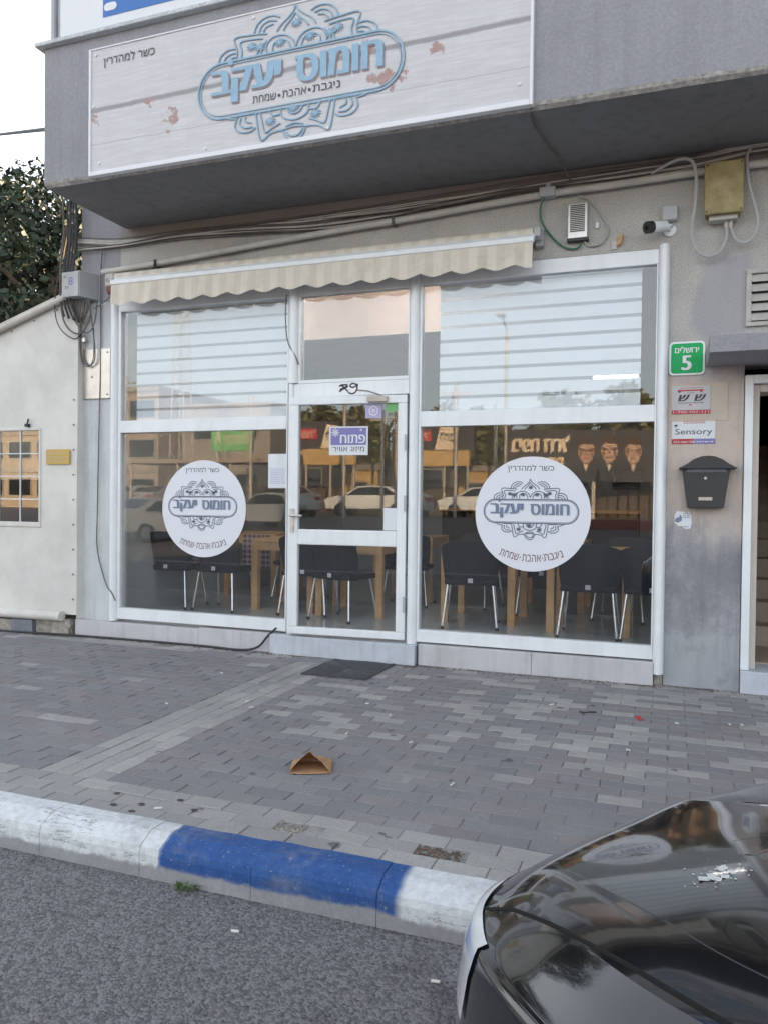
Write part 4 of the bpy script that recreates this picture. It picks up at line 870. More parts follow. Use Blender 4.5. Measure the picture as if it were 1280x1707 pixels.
MB().box(-.008,.14,y-.0042,y-.003,1.775,1.812).build('red_foot','red',s2); MB().box(.14,.285,y-.0042,y-.003,1.775,1.812).build('blue_foot','purple',s2)
t=MB(); write(t,'Sensory',.015,.265,1.832,1.885,y-.0042,.0); t.prism([(.005,1.915),(.035,1.915),(.02,1.895)],y-.0042,y-.003); scribble(t,.02,.26,1.945,1.957,y-.0042,1,seed=5); t.build('lettering','ink',s2)
t=MB(); scribble(t,.07,.22,1.92,1.945,y-.0042,2,seed=6); t.build('red_print','red',s2); t=MB(); write(t,'052-4661300',.005,.15,1.782,1.797,y-.0052,.02); scribble(t,.16,.275,1.782,1.797,y-.0052,1,seed=9); t.build('number','paper',s2)
ts=thing('torn_sticker','torn white sticker below the mailbox','sticker',(.08,-.005,1.155)); MB().prism([(.022,1.20),(.02,1.255),(.035,1.285),(.09,1.28),(.105,1.268),(.12,1.285),(.135,1.255),(.138,1.20),(.13,1.16),(.10,1.155),(.07,1.17),(.045,1.178)],-.0062,-.0045).build('sheet','paper',ts)
t=MB(); t.prism([(.022,1.21),(.03,1.235),(.05,1.24),(.062,1.262),(.072,1.235),(.068,1.215),(.045,1.20)],-.0075,-.0064); scribble(t,.08,.13,1.235,1.275,-.0074,3,seed=2); scribble(t,.06,.125,1.165,1.178,-.0074,1,seed=2); t.build('print','navy',ts)
# mailbox
mbx=thing('mailbox','black metal mailbox with arched lid on the right wall','mailbox',(.24,-.005,1.31))
MB().prism([(.105,1.312),(.345,1.312),(.385,1.60),(.065,1.60)],-.105,-.005).build('body','blackmetal',mbx,bevel=.004)
tp=[(.045,1.598),(.06,1.602),(.10,1.625),(.14,1.655),(.19,1.676),(.235,1.681),(.28,1.676),(.33,1.655),(.37,1.625),(.41,1.602),(.425,1.598),(.425,1.590),(.045,1.590)]
m=MB(); m.prism(tp,-.15,-.004); lid=m.build('lid','blackmetal',mbx,bevel=.002)
m=MB(); m.hexa([(.095,-.112,1.565),(.355,-.112,1.565),(.095,-.104,1.565),(.355,-.104,1.565),(.09,-.128,1.612),(.36,-.128,1.612),(.09,-.120,1.612),(.36,-.120,1.612)]); m.build('flap','slate',mbx)
MB().cyl((.222,-.105,1.523),(0,-1,0),.010,.008,12).build('lock','metal',mbx); MB().box(.178,.268,-.109,-.105,1.365,1.388).build('name_plate','cream',mbx)
# ------------------------------------------------------------------ tent on the left
tn=thing('canvas_tent','white canvas tent annex with sloping roof beside the shop','tent',(-7.4,0,.16))
rz=lambda x:3.265+(x+5.43)*.306
X0,X1=-9.6,-5.355; n=60; v=[];f=[]
WX0,WX1,WZ0,WZ1=-6.9,-5.82,1.085,1.985
xs=sorted(set([X0+(X1-X0)*k/n for k in range(n+1)]+[WX0,WX1])); 
def cy(x,z): return -.085-.006*noise.noise(Vector((x*2.2,z*1.1,0)))-.008*math.exp(-((z-2.2-(x+6)*.08)/.08)**2)*math.sin(x*26+z*14)*(1 if x>-7 else .3)
zr=[.20,.5,.8,1.0,WZ0,1.3,1.55,1.8,WZ1,2.08,2.14,2.2,2.26,2.34,2.5,2.8,99]
idx={}
for i,x in enumerate(xs):
    for j,z in enumerate(zr):
        top=rz(x); zz=top if z==99 else min(z,top-.0005*(len(zr)-j)); idx[i,j]=len(v); v.append((x,cy(x,zz),zz))
for i in range(len(xs)-1):
    for j in range(len(zr)-1):
        mx=(xs[i]+xs[i+1])/2; mz=(zr[j]+zr[j+1])/2
        if WX0<mx<WX1 and WZ0<mz<WZ1: continue
        f.append((idx[i,j],idx[i+1,j],idx[i+1,j+1],idx[i,j+1]))
L=len(v); v+=[(X1,cy(X1,.2),.16),(X1,cy(X1,2),rz(X1)),(X1+.004,.0,rz(X1)),(X1+.004,.0,.16)]; f.append((L,L+1,L+2,L+3))
MB().add(v,f).build('front_canvas','canvas',tn,smooth=True)
m=MB(); m.box(X0,X0+.02,-.05,5,.2,rz(X0)-.03); m.add([(X0-.1,-.14,rz(X0-.1)+.0),(X1,-.14,rz(X1)+.0),(X1,6,rz(X1)),(X0-.1,6,rz(X0-.1)),(X0-.1,-.14,rz(X0-.1)+.04),(X1,-.14,rz(X1)+.04),(X1,6,rz(X1)+.04),(X0-.1,6,rz(X0-.1)+.04)],[(0,1,2,3),(7,6,5,4),(0,4,5,1),(2,6,7,3),(0,3,7,4),(1,5,6,2)]); m.build('roof','canvasedge',tn)
MB().tube([(X0,-.13,rz(X0)-.01),(-7.5,-.125,rz(-7.5)-.012),(X1,-.13,rz(X1)-.01)],.032,10).build('roof_roll','canvasedge',tn,smooth=True)
MB().box(X0,X1,3.0,3.05,.0,2.2).build('back_canvas','darkin',tn)
wn=MB().box(WX0,WX1,-.078,-.074,WZ0,WZ1).build('window','plasticpane',tn)
MB().box(WX0-.02,WX1+.02,-.045,-.040,1.50,WZ1+.03).build('inner_curtain','canvasedge',tn)
m=MB()
for k in range(1,5): x=WX1-.27*k+.03; m.box(x-.006,x+.006,-.086,-.079,WZ0,WZ1)
for k in range(1,4): z=WZ0+.225*k; m.box(WX0,WX1,-.0865,-.0795,z-.005,z+.005)
m.build('window_grid','paper',wn)
m=MB(); m.box(WX0-.02,WX1+.03,-.10,-.06,WZ0-.05,WZ0); m.box(WX1,WX1+.025,-.098,-.06,WZ0,WZ1+.02); m.box(WX0,WX1,-.098,-.06,WZ1,WZ1+.03); m.build('window_hem','canvas',wn,bevel=.008)
MB().tube([(X0,-.12,.165),(-7.2,-.125,.172),(-5.50,-.12,.185)],.05,12).build('bottom_roll','canvas',tn,smooth=True)
m=MB(); m.box(-5.965,-5.93,-.13,-.09,2.02,2.05); m.tube([(-5.95,-.11,2.05),(-5.935,-.11,2.10)],.008,6); m.build('clip','black',tn)
for k in range(9): MB().cyl((-5.395,-.090,.35+k*.24),(0,-1,0),.008,.006,8).build('rivet','cable',tn)
for k in range(5): x=-5.6-k*.28; MB().cyl((x,-.097,rz(x)-.07),(0,-1,0),.008,.006,8).build('rivet','cable',tn)
ys=thing('yellow_label','small mustard yellow phone label on the tent canvas','label',(-5.575,-.1,1.65)); MB().box(-5.715,-5.433,-.106,-.098,1.652,1.795).build('sheet','mustard',ys); t=MB(); write(t,'אוהלים',-5.685,-5.465,1.745,1.78,-.1075,.01); write(t,'052-5044382',-5.695,-5.455,1.705,1.73,-.1075,.01); write(t,'050-8455333',-5.695,-5.455,1.667,1.692,-.1075,.01); t.build('print','cream',ys)
def rock(x0,x1,y0,y1,z0,z1,m,lab,seed,name='stone_block'):
    bm=bmesh.new(); bmesh.ops.create_cube(bm,size=1); bmesh.ops.subdivide_edges(bm,edges=bm.edges[:],cuts=5,use_grid_fill=True)
    q=MB()
    for vv in bm.verts:
        p=vv.co; k=noise.noise(p*3+Vector((seed,0,0)))*.05+noise.noise(p*9+Vector((seed,5,0)))*.03
        p=p*(1+k); q.v.append(Vector(((x0+x1)/2+p.x*(x1-x0),(y0+y1)/2+p.y*(y1-y0),max(z0,(z0+z1)/2+p.z*(z1-z0)))))
    bm.verts.index_update(); q.f=[tuple(a.index for a in ff.verts) for ff in bm.faces]; bm.free()
    return tag(q.build(name,m,smooth=True),lab,'block')
rock(-6.12,-5.86,-.13,.1,0,.125,'slate','dark grey concrete block under the left end of the tent hem',1)
rock(-5.85,-5.43,-.09,.1,.07,.15,'block','crumbling beige stone course directly under the tent hem',2); rock(-5.84,-5.44,-.10,.1,0,.075,'block','rough beige stone lying on the pavement below the crumbling course',3)
rock(-6.6,-6.14,-.10,.1,0,.11,'block','beige rubble stone at the far left foot of the tent',4)
# ------------------------------------------------------------------ small things on the pavement
m=MB(); v=[];f=[]; n=16
for j in range(n+1):
    for i in range(n+1):
        u=i/n; t=j/n; x=-2.64+.05*(1-t)*0+u*.53+.02*t; y=-.735+.60*t; 
        if j==n: y+=.03*noise.noise(Vector((x*9,0,0)))
        z=.012+.006*noise.noise(Vector((x*5,y*5,0)))+.012*max(0,t-.85)/.15*max(0,noise.noise(Vector((x*7,2,0)))); v.append((x,y,z))
for j in range(n):
    for i in range(n): a=j*(n+1)+i; f.append((a,a+1,a+n+2,a+n+1))
L=len(v); v+=[(a,b,.0012) for a,b,c in v]; 
for i in range(n): f+=[(i,i+L,i+1+L,i+1),(n*(n+1)+i,n*(n+1)+i+1,n*(n+1)+i+1+L,n*(n+1)+i+L),(i*(n+1),(i+1)*(n+1),(i+1)*(n+1)+L,i*(n+1)+L),(i*(n+1)+n,i*(n+1)+n+L,(i+1)*(n+1)+n+L,(i+1)*(n+1)+n)]
tag(m.add(v,f).build('doormat','rubber'),'worn dark doormat lying on the pavement at the shop step','doormat')
# paper bag: open mouth towards the road
bg_=thing('paper_bag','small open brown paper bag lying on the pavement','bag',(-1.66,-2.6,0))
n=18; nt_=10; v=[];f=[]
def bagp(u,t,top):      # u across -1..1, t from the mouth 0 to the closed end 1
    w_=.135; x=-1.66+w_*u+.012*t; y=-2.70+.25*t
    h=.118*max(0,1-abs(u*.93+.05)**1.25)*(1-t)**.75+.014*t if top else 0
    c=noise.noise(Vector((u*2.3,t*3,7 if top else 1)))*.014+noise.noise(Vector((u*6,t*7,2)))*.008
    y+= .05*h/.118*(1-t)-(.012*(1-u*u) if not top else 0)*(1-t)
    return (x+c*.4,y,max(.003,.005+h+(c*(1-abs(u))*1.2 if top else abs(c)*.3)))
for top in (0,1):
    for j in range(nt_+1):
        for i in range(n+1): v.append(bagp(-1+2*i/n,j/nt_,top))
L=(n+1)*(nt_+1)
for b_ in (0,L):
    for j in range(nt_):
        for i in range(n): a=b_+j*(n+1)+i; f.append((a,a+1,a+n+2,a+n+1))
for j in range(nt_):
    for i in (0,n): a=j*(n+1)+i; f.append((a,a+n+1,L+a+n+1,L+a))
for i in range(n): a=nt_*(n+1)+i; f.append((a,a+1,L+a+1,L+a))
o_=MB().add(v,f).build('bag_skin','kraft',bg_,smooth='all'); bg_.rotation_euler[2]=R(24); bg_.scale=(.74,.74,.8); sld=o_.modifiers.new('paper','SOLIDIFY'); sld.thickness=.0012
db=MB(); rdb=random.Random(17)
for k in range(900):
    x=rdb.choice((rdb.uniform(-5.4,-3.3),rdb.uniform(-1.93,.47),rdb.uniform(-6.6,-5.4),rdb.uniform(-3.3,-1.9))); y=-.075-abs(rdb.gauss(0,.03))-(.04 if -3.3<x<-1.9 else 0)+(.05 if x>-.04 else 0)-(.06 if x<-5.4 else 0); q=rdb.uniform(.0015,.006)
    db.box(x-q,x+q,y-q*.8,y+q*.8,-.004,.001+rdb.uniform(0,.006))
tag(db.build('debris','gravel'),'crumbs of dirt and plaster along the foot of the wall','debris',kind='stuff')
# litter
lp=[(-.72,-.9),(.05,-1.05),(-.2,-1.7),(-1.33,-2.02),(-1.62,-1.55),(-1.85,-1.35),(-2.5,-1.72),(-2.6,-1.6),(-3.2,-.95),(.35,-.95),(.42,-.93),(-.95,-2.55),(-1.72,-2.0),(-3.05,-1.85),(-2.05,-3.30)]
for i,(x,y) in enumerate(lp):
    a=rdc.uniform(0,3.1); l=.009+.008*rdc.random(); tag(MB().tube([(x-l*math.cos(a),y-l*math.sin(a),.0055),(x+l*math.cos(a),y+l*math.sin(a),.0055)],.0042,7).build('litter_scrap','lit'),'tiny white cigarette butt or paper scrap on the paving','litter','white scraps on the paving')
for x,y in ((-1.38,-3.78),(-.66,-3.80),(-.30,-3.75)):
    a=.2; tag(MB().tube([(x-.015,y,-.1445),(x+.012,y+.005,-.1445)],.0048,7).build('litter_scrap','lit'),'tiny white cigarette butt on the asphalt by the kerb','litter','white butts on the asphalt')
for x,y in ((-2.33,-3.22),(-2.15,-3.28),(-2.02,-3.18),(-2.26,-3.33),(-2.14,-3.36),(-1.9,-3.25)):
    tag(MB().disc(0,0,.012,0,10).xf(lambda p:(x+p.x*1.4,y+p.z,.002)).build('gum_spot','ink'),'dark flattened gum spot on the pale border pavers','gum','dark gum spots on the paving')
tag(MB().tube([(-.53,-1.01,.005),(-.50,-1.03,.007),(-.47,-1.0,.006),(-.43,-.99,.008)],.005,6,smooth=4).build('black_strap','cableblack'),'short curled black strap on the pavement before the right window','strap')
tag(MB().add([(-.19,-1.03,.003),(-.16,-1.08,.003),(-.145,-1.06,.010),(-.17,-.99,.012),(-.195,-.985,.005)],[(0,1,2,3,4)]).build('red_wrapper','red'),'small crumpled red wrapper on the pavement','wrapper')
wd=thing('weed','small green weed growing where the kerb meets the asphalt','weed',(-1.71,-3.62,-.15)); m=MB()
for k in range(26):
    a=rdc.uniform(0,6.28); l=rdc.uniform(.02,.05); c_=Vector((-1.71+rdc.uniform(-.04,.04),-3.60+rdc.uniform(-.02,.01),-.148)); e=c_+Vector((l*math.cos(a),l*math.sin(a)*.6,rdc.uniform(.008,.03))); sd_=Vector((-math.sin(a),math.cos(a),0))*.005; md=(c_+e)/2+Vector((0,0,.008)); m.add([c_,md+sd_,e,md-sd_],[(0,1,2,3)])
m.build('leaves','weed',wd)
# ------------------------------------------------------------------ trees
def crown(c,rx,ry,rz_,n,leaf,seed,clumps=26):
    rd=random.Random(seed); m=MB(); cl=[]
    for k in range(clumps):
        while True:
            p=Vector((rd.uniform(-1,1),rd.uniform(-1,1),rd.uniform(-1,1)))
            if .25<p.length<1: break
        cl.append((Vector((p.x*rx,p.y*ry,p.z*rz_)),rd.uniform(.22,.42)*min(rx,rz_)))
    for k in range(n):
        cc,r_=rd.choice(cl); d=Vector((rd.gauss(0,1),rd.gauss(0,1),rd.gauss(0,1))).normalized()*r_*rd.random()**.4; p=Vector(c)+cc+d
        t=Vector((rd.gauss(0,1),rd.gauss(0,1),rd.gauss(-.3,.7))).normalized(); b=t.orthogonal().normalized(); q=Matrix.Rotation(rd.uniform(0,6),3,t)@b; l=leaf*rd.uniform(.6,1.3)
        m.add([p,p+t*l*.5+q*l*.28,p+t*l,p+t*l*.5-q*l*.28],[(0,1,2,3)])
    return m
def tree(loc,h,rx,rz_,n,leaf,seed,m,lab,group=None,name='tree'):
    o=thing(name,lab,'tree',loc,group); x,y,z=loc
    t=MB(); t.tube([(x,y,z),(x+.1,y,z+h*.3),(x-.05,y+.1,z+h*.55),(x,y,z+h*.8)],.2,10,smooth=4,rr=[.24,.2,.15,.07])
    rd=random.Random(seed)
    for k in range(6): a=k*1.05+rd.random(); t.tube([(x,y,z+h*(.4+.05*k)),(x+math.cos(a)*rx*.4,y+math.sin(a)*rx*.4,z+h*(.55+.05*k)),(x+math.cos(a)*rx*.75,y+math.sin(a)*rx*.75,z+h*(.62+.05*k))],.08,6,smooth=3,rr=[.09,.05,.02])
    t.build('trunk','bark',o,smooth=True); crown((x,y,z+h-rz_),rx,rx,rz_,n,leaf,seed,34).build('crown',m,o); return o
tree((-15.2,8.5,-.15),9.3,3.0,3.2,24000,.19,3,'leaf','dense dark green tree rising behind the tent at the left edge')
tree((-19,10,-.15),11.6,3.2,3.6,12000,.22,8,'leaf','taller dark green tree at far left, its tip showing beside the sky')
tree((-12.3,7.0,-.15),7.8,1.9,2.4,11000,.17,12,'leaf','dark green tree nearest the shop corner behind the tent')
# ------------------------------------------------------------------ across the road (seen mirrored in the glass)
FY=.55
def cuboid_building(name,lab,x0,x1,y0,y1,z0,z1,m,rows,cols,wh=1.0,ww=1.4,roofm='concrete'):
    o=thing(name,lab,'building',((x0+x1)/2,y1,z0)); MB().box(x0,x1,y0,y1,z0,z1).build('wall',m,o); MB().box(x0-.15,x1+.15,y0-.1,y1+.15,z1,z1+.3).build('roof_parapet',roofm,o)
    for r_ in range(rows):
        for c in range(cols):
            cx=x0+(x1-x0)*(c+.5)/cols; cz=z0+(z1-z0)*(r_+.55)/rows
            w_=MB().box(cx-ww/2-.08,cx+ww/2+.08,y1,y1+.05,cz-wh/2-.08,cz+wh/2+.08).build('window','concrete',o); MB().box(cx-ww/2,cx+ww/2,y1+.051,y1+.06,cz-wh/2,cz+wh/2).build('pane','carglass',w_)
        if r_: MB().box(x0-.1,x1+.1,y1,y1+.14,z0+(z1-z0)*r_/rows-.15,z0+(z1-z0)*r_/rows+.15).build('band','concrete',o)
    return o
cuboid_building('office_building','long tan office block with ribbon windows across the road, mirrored in the left window',-46,-31,-44,-36,FY,8.2,'farwall',3,6,1.1,1.9)
cuboid_building('warehouse','plain pale warehouse across the road with few windows, mirrored in the left window',-30.6,-24,-46,-38,FY,7.2,'concrete',2,2)
cuboid_building('timber_house','small yellow timber kiosk across the road, mirrored in the right window',-10.6,-8.7,-37,-34,FY,2.9,'faryellow',1,1,.8,.8)
cuboid_building('long_shed','long dark low shed with sunlit fascia and windows across the road, mirrored behind the door',-21,-6,-52,-46,FY,4.4,'fardark',1,7,1.6,1.4,'faryellow')
cuboid_building('dark_shop','dark clad low shop with flat roof across the road, mirrored in the right window',-7,9,-45,-38,FY,3.4,'fardark',1,5,1.6,2.2)
# black billboard with portraits
bb=thing('billboard','black election-style billboard with pale lettering and three portraits across the road','billboard',(-3.6,-30,FY))
BBM=lambda p:Vector((p[0],-30+(p[0]+7.2)*-.25,p[2]))
def bbq(mb): return mb.xf(lambda p:(p.x,-30-(p.x+7.2)*.30+(p.y),p.z))
bbq(MB().box(-7.3,.6,-.1,0,2.3,4.7)).build('panel','fardark',bb)
bbq(MB().box(-6.9,-6.75,-.25,-.1,FY,2.4)).build('leg','steel',bb)
for x in (-3.5,0.): bbq(MB().box(x,x+.15,-.25,-.1,FY,2.4)).build('leg','steel',bb)
def mwrite(mb,s,x0,x1,z0,z1,bold): # real lettering faces the shop (+y), so it reads mirrored from behind
    v,f=glyph(s,bold); [mb.add([(x1-(x1-x0)*a+q*.035,.02+q*.002,z0+(z1-z0)*b+q*.02) for a,b in v],f) for q in (-1,0,1,2)]
t=MB(); mwrite(t,'ביפח דרול',-7.05,-4.55,3.65,4.4,.05); mwrite(t,'מוכרחים',-6.7,-4.8,2.7,3.4,.05); bbq(t).build('lettering','farposter',bb)
for k,cx in enumerate((-3.75,-2.75,-1.7)):
    z=3.72+.05*(k%2); q=MB(); q.add([(cx-.62,.012,2.32),(cx+.62,.012,2.32),(cx+.55,.012,2.85),(cx+.2,.012,3.15),(cx-.2,.012,3.15),(cx-.55,.012,2.85)],[(0,1,2,3,4,5)]); bbq(q).build('portrait_suit','suit',bb)
    q=MB(); q.add([(cx-.10,.0165,3.1),(cx+.10,.0165,3.1),(cx,.0165,2.75)],[(0,1,2)]); bbq(q).build('portrait_shirt','farposter',bb)
    def pq(y,pts,n_,m_): q=MB(); q.add([(cx+a*1.3,y,z+b*1.25) for a,b in pts],[tuple(range(len(pts)))]); bbq(q).build(n_,m_,bb)
    pq(.015,[(-.11,-.5),(.11,-.5),(.12,-.2),(-.12,-.2)],'portrait_neck','skinshade'); pq(.014,arc(0,.10,.33,.42+.05*k,0,360,22),'portrait_hair','hair')
    pq(.018,[(-.27,.12),(-.28,-.1),(-.2,-.33),(-.08,-.44),(.08,-.44),(.2,-.33),(.28,-.1),(.27,.12),(.2,.26),(.05,.22),(-.12,.28)],'portrait_face','skin')
    for sx in (-1,1): pq(.022,[(sx*.2,.06),(sx*.05,.05),(sx*.05,.0),(sx*.19,.0)],'portrait_eye','hair'); pq(.021,[(sx*.26,.1),(sx*.13,.12),(sx*.15,-.2),(sx*.22,-.28)],'portrait_cheek','skinshade')
    pq(.022,[(-.11,-.25),(.11,-.25),(.07,-.31),(-.07,-.31)],'portrait_mouth','red' if k==0 else 'skinshade'); pq(.022,[(-.02,.02),(.02,.02),(.06,-.13),(-.05,-.13)],'portrait_nose','skinshade')
q=MB(); q.box(-.75,.55,.0,.03,2.5,3.9); bbq(q).build('white_card','farposter',bb); t=MB(); mwrite(t,'אס',-.7,.3,3.1,3.6,.04); t.xf(lambda p:(p.x,p.y+.02,p.z)); bbq(t).build('card_lettering','ink',bb)
# poster leaning on a roof and timber strip
sg=thing('roof_sign','orange timber fascia with a leaning cream poster and red sign on posts across the road','sign',(-10.3,-30,FY))
MB().box(-11.6,-9.05,-30.3,-30,3.0,3.75).build('fascia','faryellow',sg); MB().box(-12.4,-8.9,-30.7,-30.35,3.74,5.1).build('dark_panel','fardark',sg)
MB().add([(-10.75,-29.95,3.78),(-9.75,-29.95,3.78),(-9.6,-30.1,4.82),(-10.5,-30.1,4.95),(-10.75,-30.0,3.78),(-9.75,-30.0,3.78),(-9.6,-30.15,4.82),(-10.5,-30.15,4.95)],[(0,1,2,3),(7,6,5,4),(0,4,5,1),(1,5,6,2),(2,6,7,3),(3,7,4,0)]).build('poster','farposter',sg)
t=MB(); v,f=glyph('לחם',.04); t.add([(-9.75-.75*a,-29.9,4.2+.45*b) for a,b in v],f); t.build('lettering','ink',sg)
MB().box(-12.3,-11.0,-30.34,-30.28,4.25,4.75).build('red_sign','red',sg); t=MB(); v,f=glyph('של',.04); t.add([(-11.1-.7*a,-30.27,4.3+.4*b) for a,b in v],f); t.build('red_sign_lettering','farposter',sg)
for x in (-11.5,-10.3,-9.15): MB().tube([(x,-30.15,FY),(x,-30.15,3.0)],.06,8).build('post','steel',sg)
# green sign, lattice pylon, canopy
gs=thing('green_sign','green advertising sign on two posts across the road, mirrored in the left window','sign',(-21.5,-30,FY)); MB().box(-23.2,-20.7,-30.2,-30,3.85,5.3).build('panel','grass_green',gs); t=MB(); v,f=glyph('dmov.A',.03); t.add([(-20.9-2.1*a,-29.98,4.2+.75*b) for a,b in v],f); t.build('lettering','farposter',gs)
for x in (-22.9,-21.0): MB().tube([(x,-30.1,FY),(x,-30.1,3.9)],.08,8).build('post','steel',gs)
py_=thing('lattice_pylon','tall steel lattice pylon across the road, mirrored in the left window','pylon',(-25.1,-30,FY)); m=MB()
for sx in (-.5,.5):
    for sy in (-.5,.5): m.tube([(-25.1+sx,-30+sy,FY),(-25.1+sx*.4,-30+sy*.4,14)],.05,5)
for k in range(12):
    z0=FY+k*1.1; z1=z0+1.1; s0=.5-.3*k/12; s1=.5-.3*(k+1)/12; sg_=1 if k%2 else -1
    for sy in (-1,1): m.tube([(-25.1-s0*sg_,-30+sy*s0,z0),(-25.1+s1*sg_,-30+sy*s1,z1)],.03,4)
m.build('lattice','steel',py_)
cn=thing('carport','long flat carport roof on thin posts across the road, mirrored in the left window','carport',(-22,-26.5,FY)); MB().box(-26,-14,-29,-26.5,3.05,3.25).build('roof','farwall',cn)
for x in (-25.8,-23,-20,-17,-14.2): MB().tube([(x,-26.7,FY),(x,-26.7,3.05)],.06,6).build('post','steel',cn)
lpost=thing('street_lamp','tall thin street lamp across the road, mirrored in the door glass','lamp',(-6.1,-24,.3)); MB().tube([(-6.1,-24,.3),(-6.1,-24,8.0)],.07,8).build('pole','steel',lpost); MB().tube([(-6.1,-24,8.0),(-6.1,-23,8.3)],.04,6).build('arm','steel',lpost); MB().box(-6.25,-5.95,-23.1,-22.5,8.25,8.36).build('head','steel',lpost,bevel=.03)
rk=MB().box(-5.5,6,-24.3,-24.0,-.1,.62).box(-5.5,6,-24.32,-23.98,.62,.70); tag(rk.build('red_barrier','siren'),'low dull red barrier along the far side of the road, mirrored in the right window','barrier')
# far cars
def far_car(m,lab,name='parked_car'):
    o=thing(name,lab,'car',(0,0,0),'cars parked across the road')
    prof=[(-2.15,.35),(-2.2,.62),(-2.1,.85),(-1.5,.98),(-1.2,1.02),(-.55,1.42),(.1,1.47),(.9,1.42),(1.6,1.10),(2.1,1.05),(2.2,.8),(2.18,.38)]
    def ring(sc,zc=0): return [(x,z) for x,z in prof]
    v=[];f=[]; n=len(prof); ys_=(-.86,-.82,-.6,.6,.82,.86)
    for yy in ys_:
        for x,z in prof:
            k=1-max(0,(z-.95))*.36; e=.97 if abs(yy)>.7 else 1; v.append((x*e,yy*k,z if abs(yy)<.85 else min(z,1.43)))
    for a in range(len(ys_)-1):
        for i in range(n): j=(i+1)%n; f.append((a*n+i,a*n+j,(a+1)*n+j,(a+1)*n+i))
    f+=[tuple(range(n)),tuple(range(6*n-1,5*n-1,-1))]
    MB().add(v,f).build('body',m,o,smooth=True)
    for s in (-1,1):
        w_=MB(); L=[(-1.08,1.0),(-.5,1.36),(.1,1.40),(.85,1.35),(1.35,1.03)]; K_=lambda z:.866*(1-max(0,z-.95)*.36)
        w_.add([(x,s*(K_(z)+.006),z) for x,z in L]+[(x,s*(K_(z)-.02),z) for x,z in L],[tuple(range(5)),tuple(range(9,4,-1))]+[(i,(i+1)%5,(i+1)%5+5,i+5) for i in range(5)]); w_.build('side_window','carglass',o)
        for x in (-1.35,1.35):
            t_=MB(); t_.cyl((x,s*.70,.32),(0,s,0),.32,.18,20); ty=t_.build('wheel','rubbertyre',o,smooth=True); q=MB(); q.cyl((x,s*.875,.32),(0,s,0),.19,.012,14); q.build('rim','chrome',ty)
        MB().box(2.10,2.20,s*.55-.2,s*.55+.2,.80,.95).build('tail_light','redlens',o,bevel=.02); MB().box(-2.22,-2.1,s*.58-.18,s*.58+.18,.66,.80).build('headlight','lens',o,bevel=.02)
    w_=MB(); w_.hexa([(-1.16,-.62,1.06),(-1.16,.62,1.06),(-1.12,-.62,1.06),(-1.12,.62,1.06),(-.60,-.55,1.41),(-.60,.55,1.41),(-.56,-.55,1.40),(-.56,.55,1.40)]); w_.build('windscreen','carglass',o)
    w_=MB(); w_.hexa([(.98,-.55,1.40),(.98,.55,1.40),(.94,-.55,1.40),(.94,.55,1.40),(1.62,-.62,1.11),(1.62,.62,1.11),(1.58,-.62,1.10),(1.58,.62,1.10)]); w_.build('rear_window','carglass',o)
    return o
cw=far_car('carwhite','white saloon car parked across the road, mirrored in the door glass'); cw.location=(-8.2,-30.2,FY); cw.rotation_euler[2]=R(5)
c2=far_car('carsilver','silver car with red tail light close across the road, mirrored at the left edge'); c2.location=(-16.3,-16.4,-.13); c2.rotation_euler[2]=R(108)
c3=dup(c2,(-14.2,-20.8,.12),R(20),'silver car parked further back, mirrored beside the paper notice'); c5=dup(c2,(-12.0,-27.6,.5),R(40),'silver car at an angle across the road, mirrored left of the door')
c4=far_car('cardark','dark grey car parked across the road, mirrored left of the big sticker'); c4.location=(-12.9,-31.5,FY); c4.rotation_euler[2]=R(80)
for src,x,y,rz_,lab in ((c4,1.8,-26.5,175,'dark grey car beside the red barrier across the road'),(c4,-22.5,-29.5,80,'dark grey car under the carport across the road'),(c2,-26.5,-31,100,'silver car beside the lattice pylon across the road'),(cw,-30.5,-33,85,'white car in front of the office block across the road')):
    dup(src,(x,y,FY if y<-27 else .18),R(rz_),lab)
for i,(x,y,h_) in enumerate(((-8.9,-27,6.5),(-13.4,-30,7.5),(-7.6,-29.2,5.5),(-17.9,-25,6.0),(-28.0,-29,8.0))):
    p_=thing('utility_pole',('thin pole right of the yellow kiosk across the road','tall pole left of the leaning poster across the road','pole at the left edge of the black billboard across the road','pole at the right end of the carport across the road','tallest pole beside the lattice pylon across the road')[i],'pole',(x,y,.4),'poles across the road'); MB().tube([(x,y,.3),(x,y,h_)],.085,8).build('shaft','steel',p_); MB().box(x-.6,x+.6,y-.04,y+.04,h_-.5,h_-.4).build('crossarm','steel',p_)
fw_=thing('slat_fence','long brown slat fence in the shade across the road','fence',(-14,-34.5,FY)); m=MB()
for k in range(90): m.box(-36+k*.5,-36+k*.5+.42,-34.55,-34.5,FY,FY+1.5+.1*random.random())
m.build('slats','bark',fw_); MB().box(-36,9,-34.62,-34.56,FY+.3,FY+.4).build('rail','bark',fw_)
for i,(x,y,h,rx,sd_) in enumerate(((-2.5,-42,7.6,2.0,21),(-7.3,-47,8.2,2.4,22),(-11.5,-43,6.9,1.8,23),(-17.5,-55,8.5,2.6,24),(6,-48,9,3,25))):
    tree((x,y,FY),h,rx,1.9,1500,.55,sd_,'leafolive',('olive tree across the road, right of the billboard portraits','olive tree above the billboard lettering across the road','small olive tree behind the leaning poster across the road','wide olive tree behind the timber shed across the road','large olive tree at the right end across the road')[i],'trees across the road')
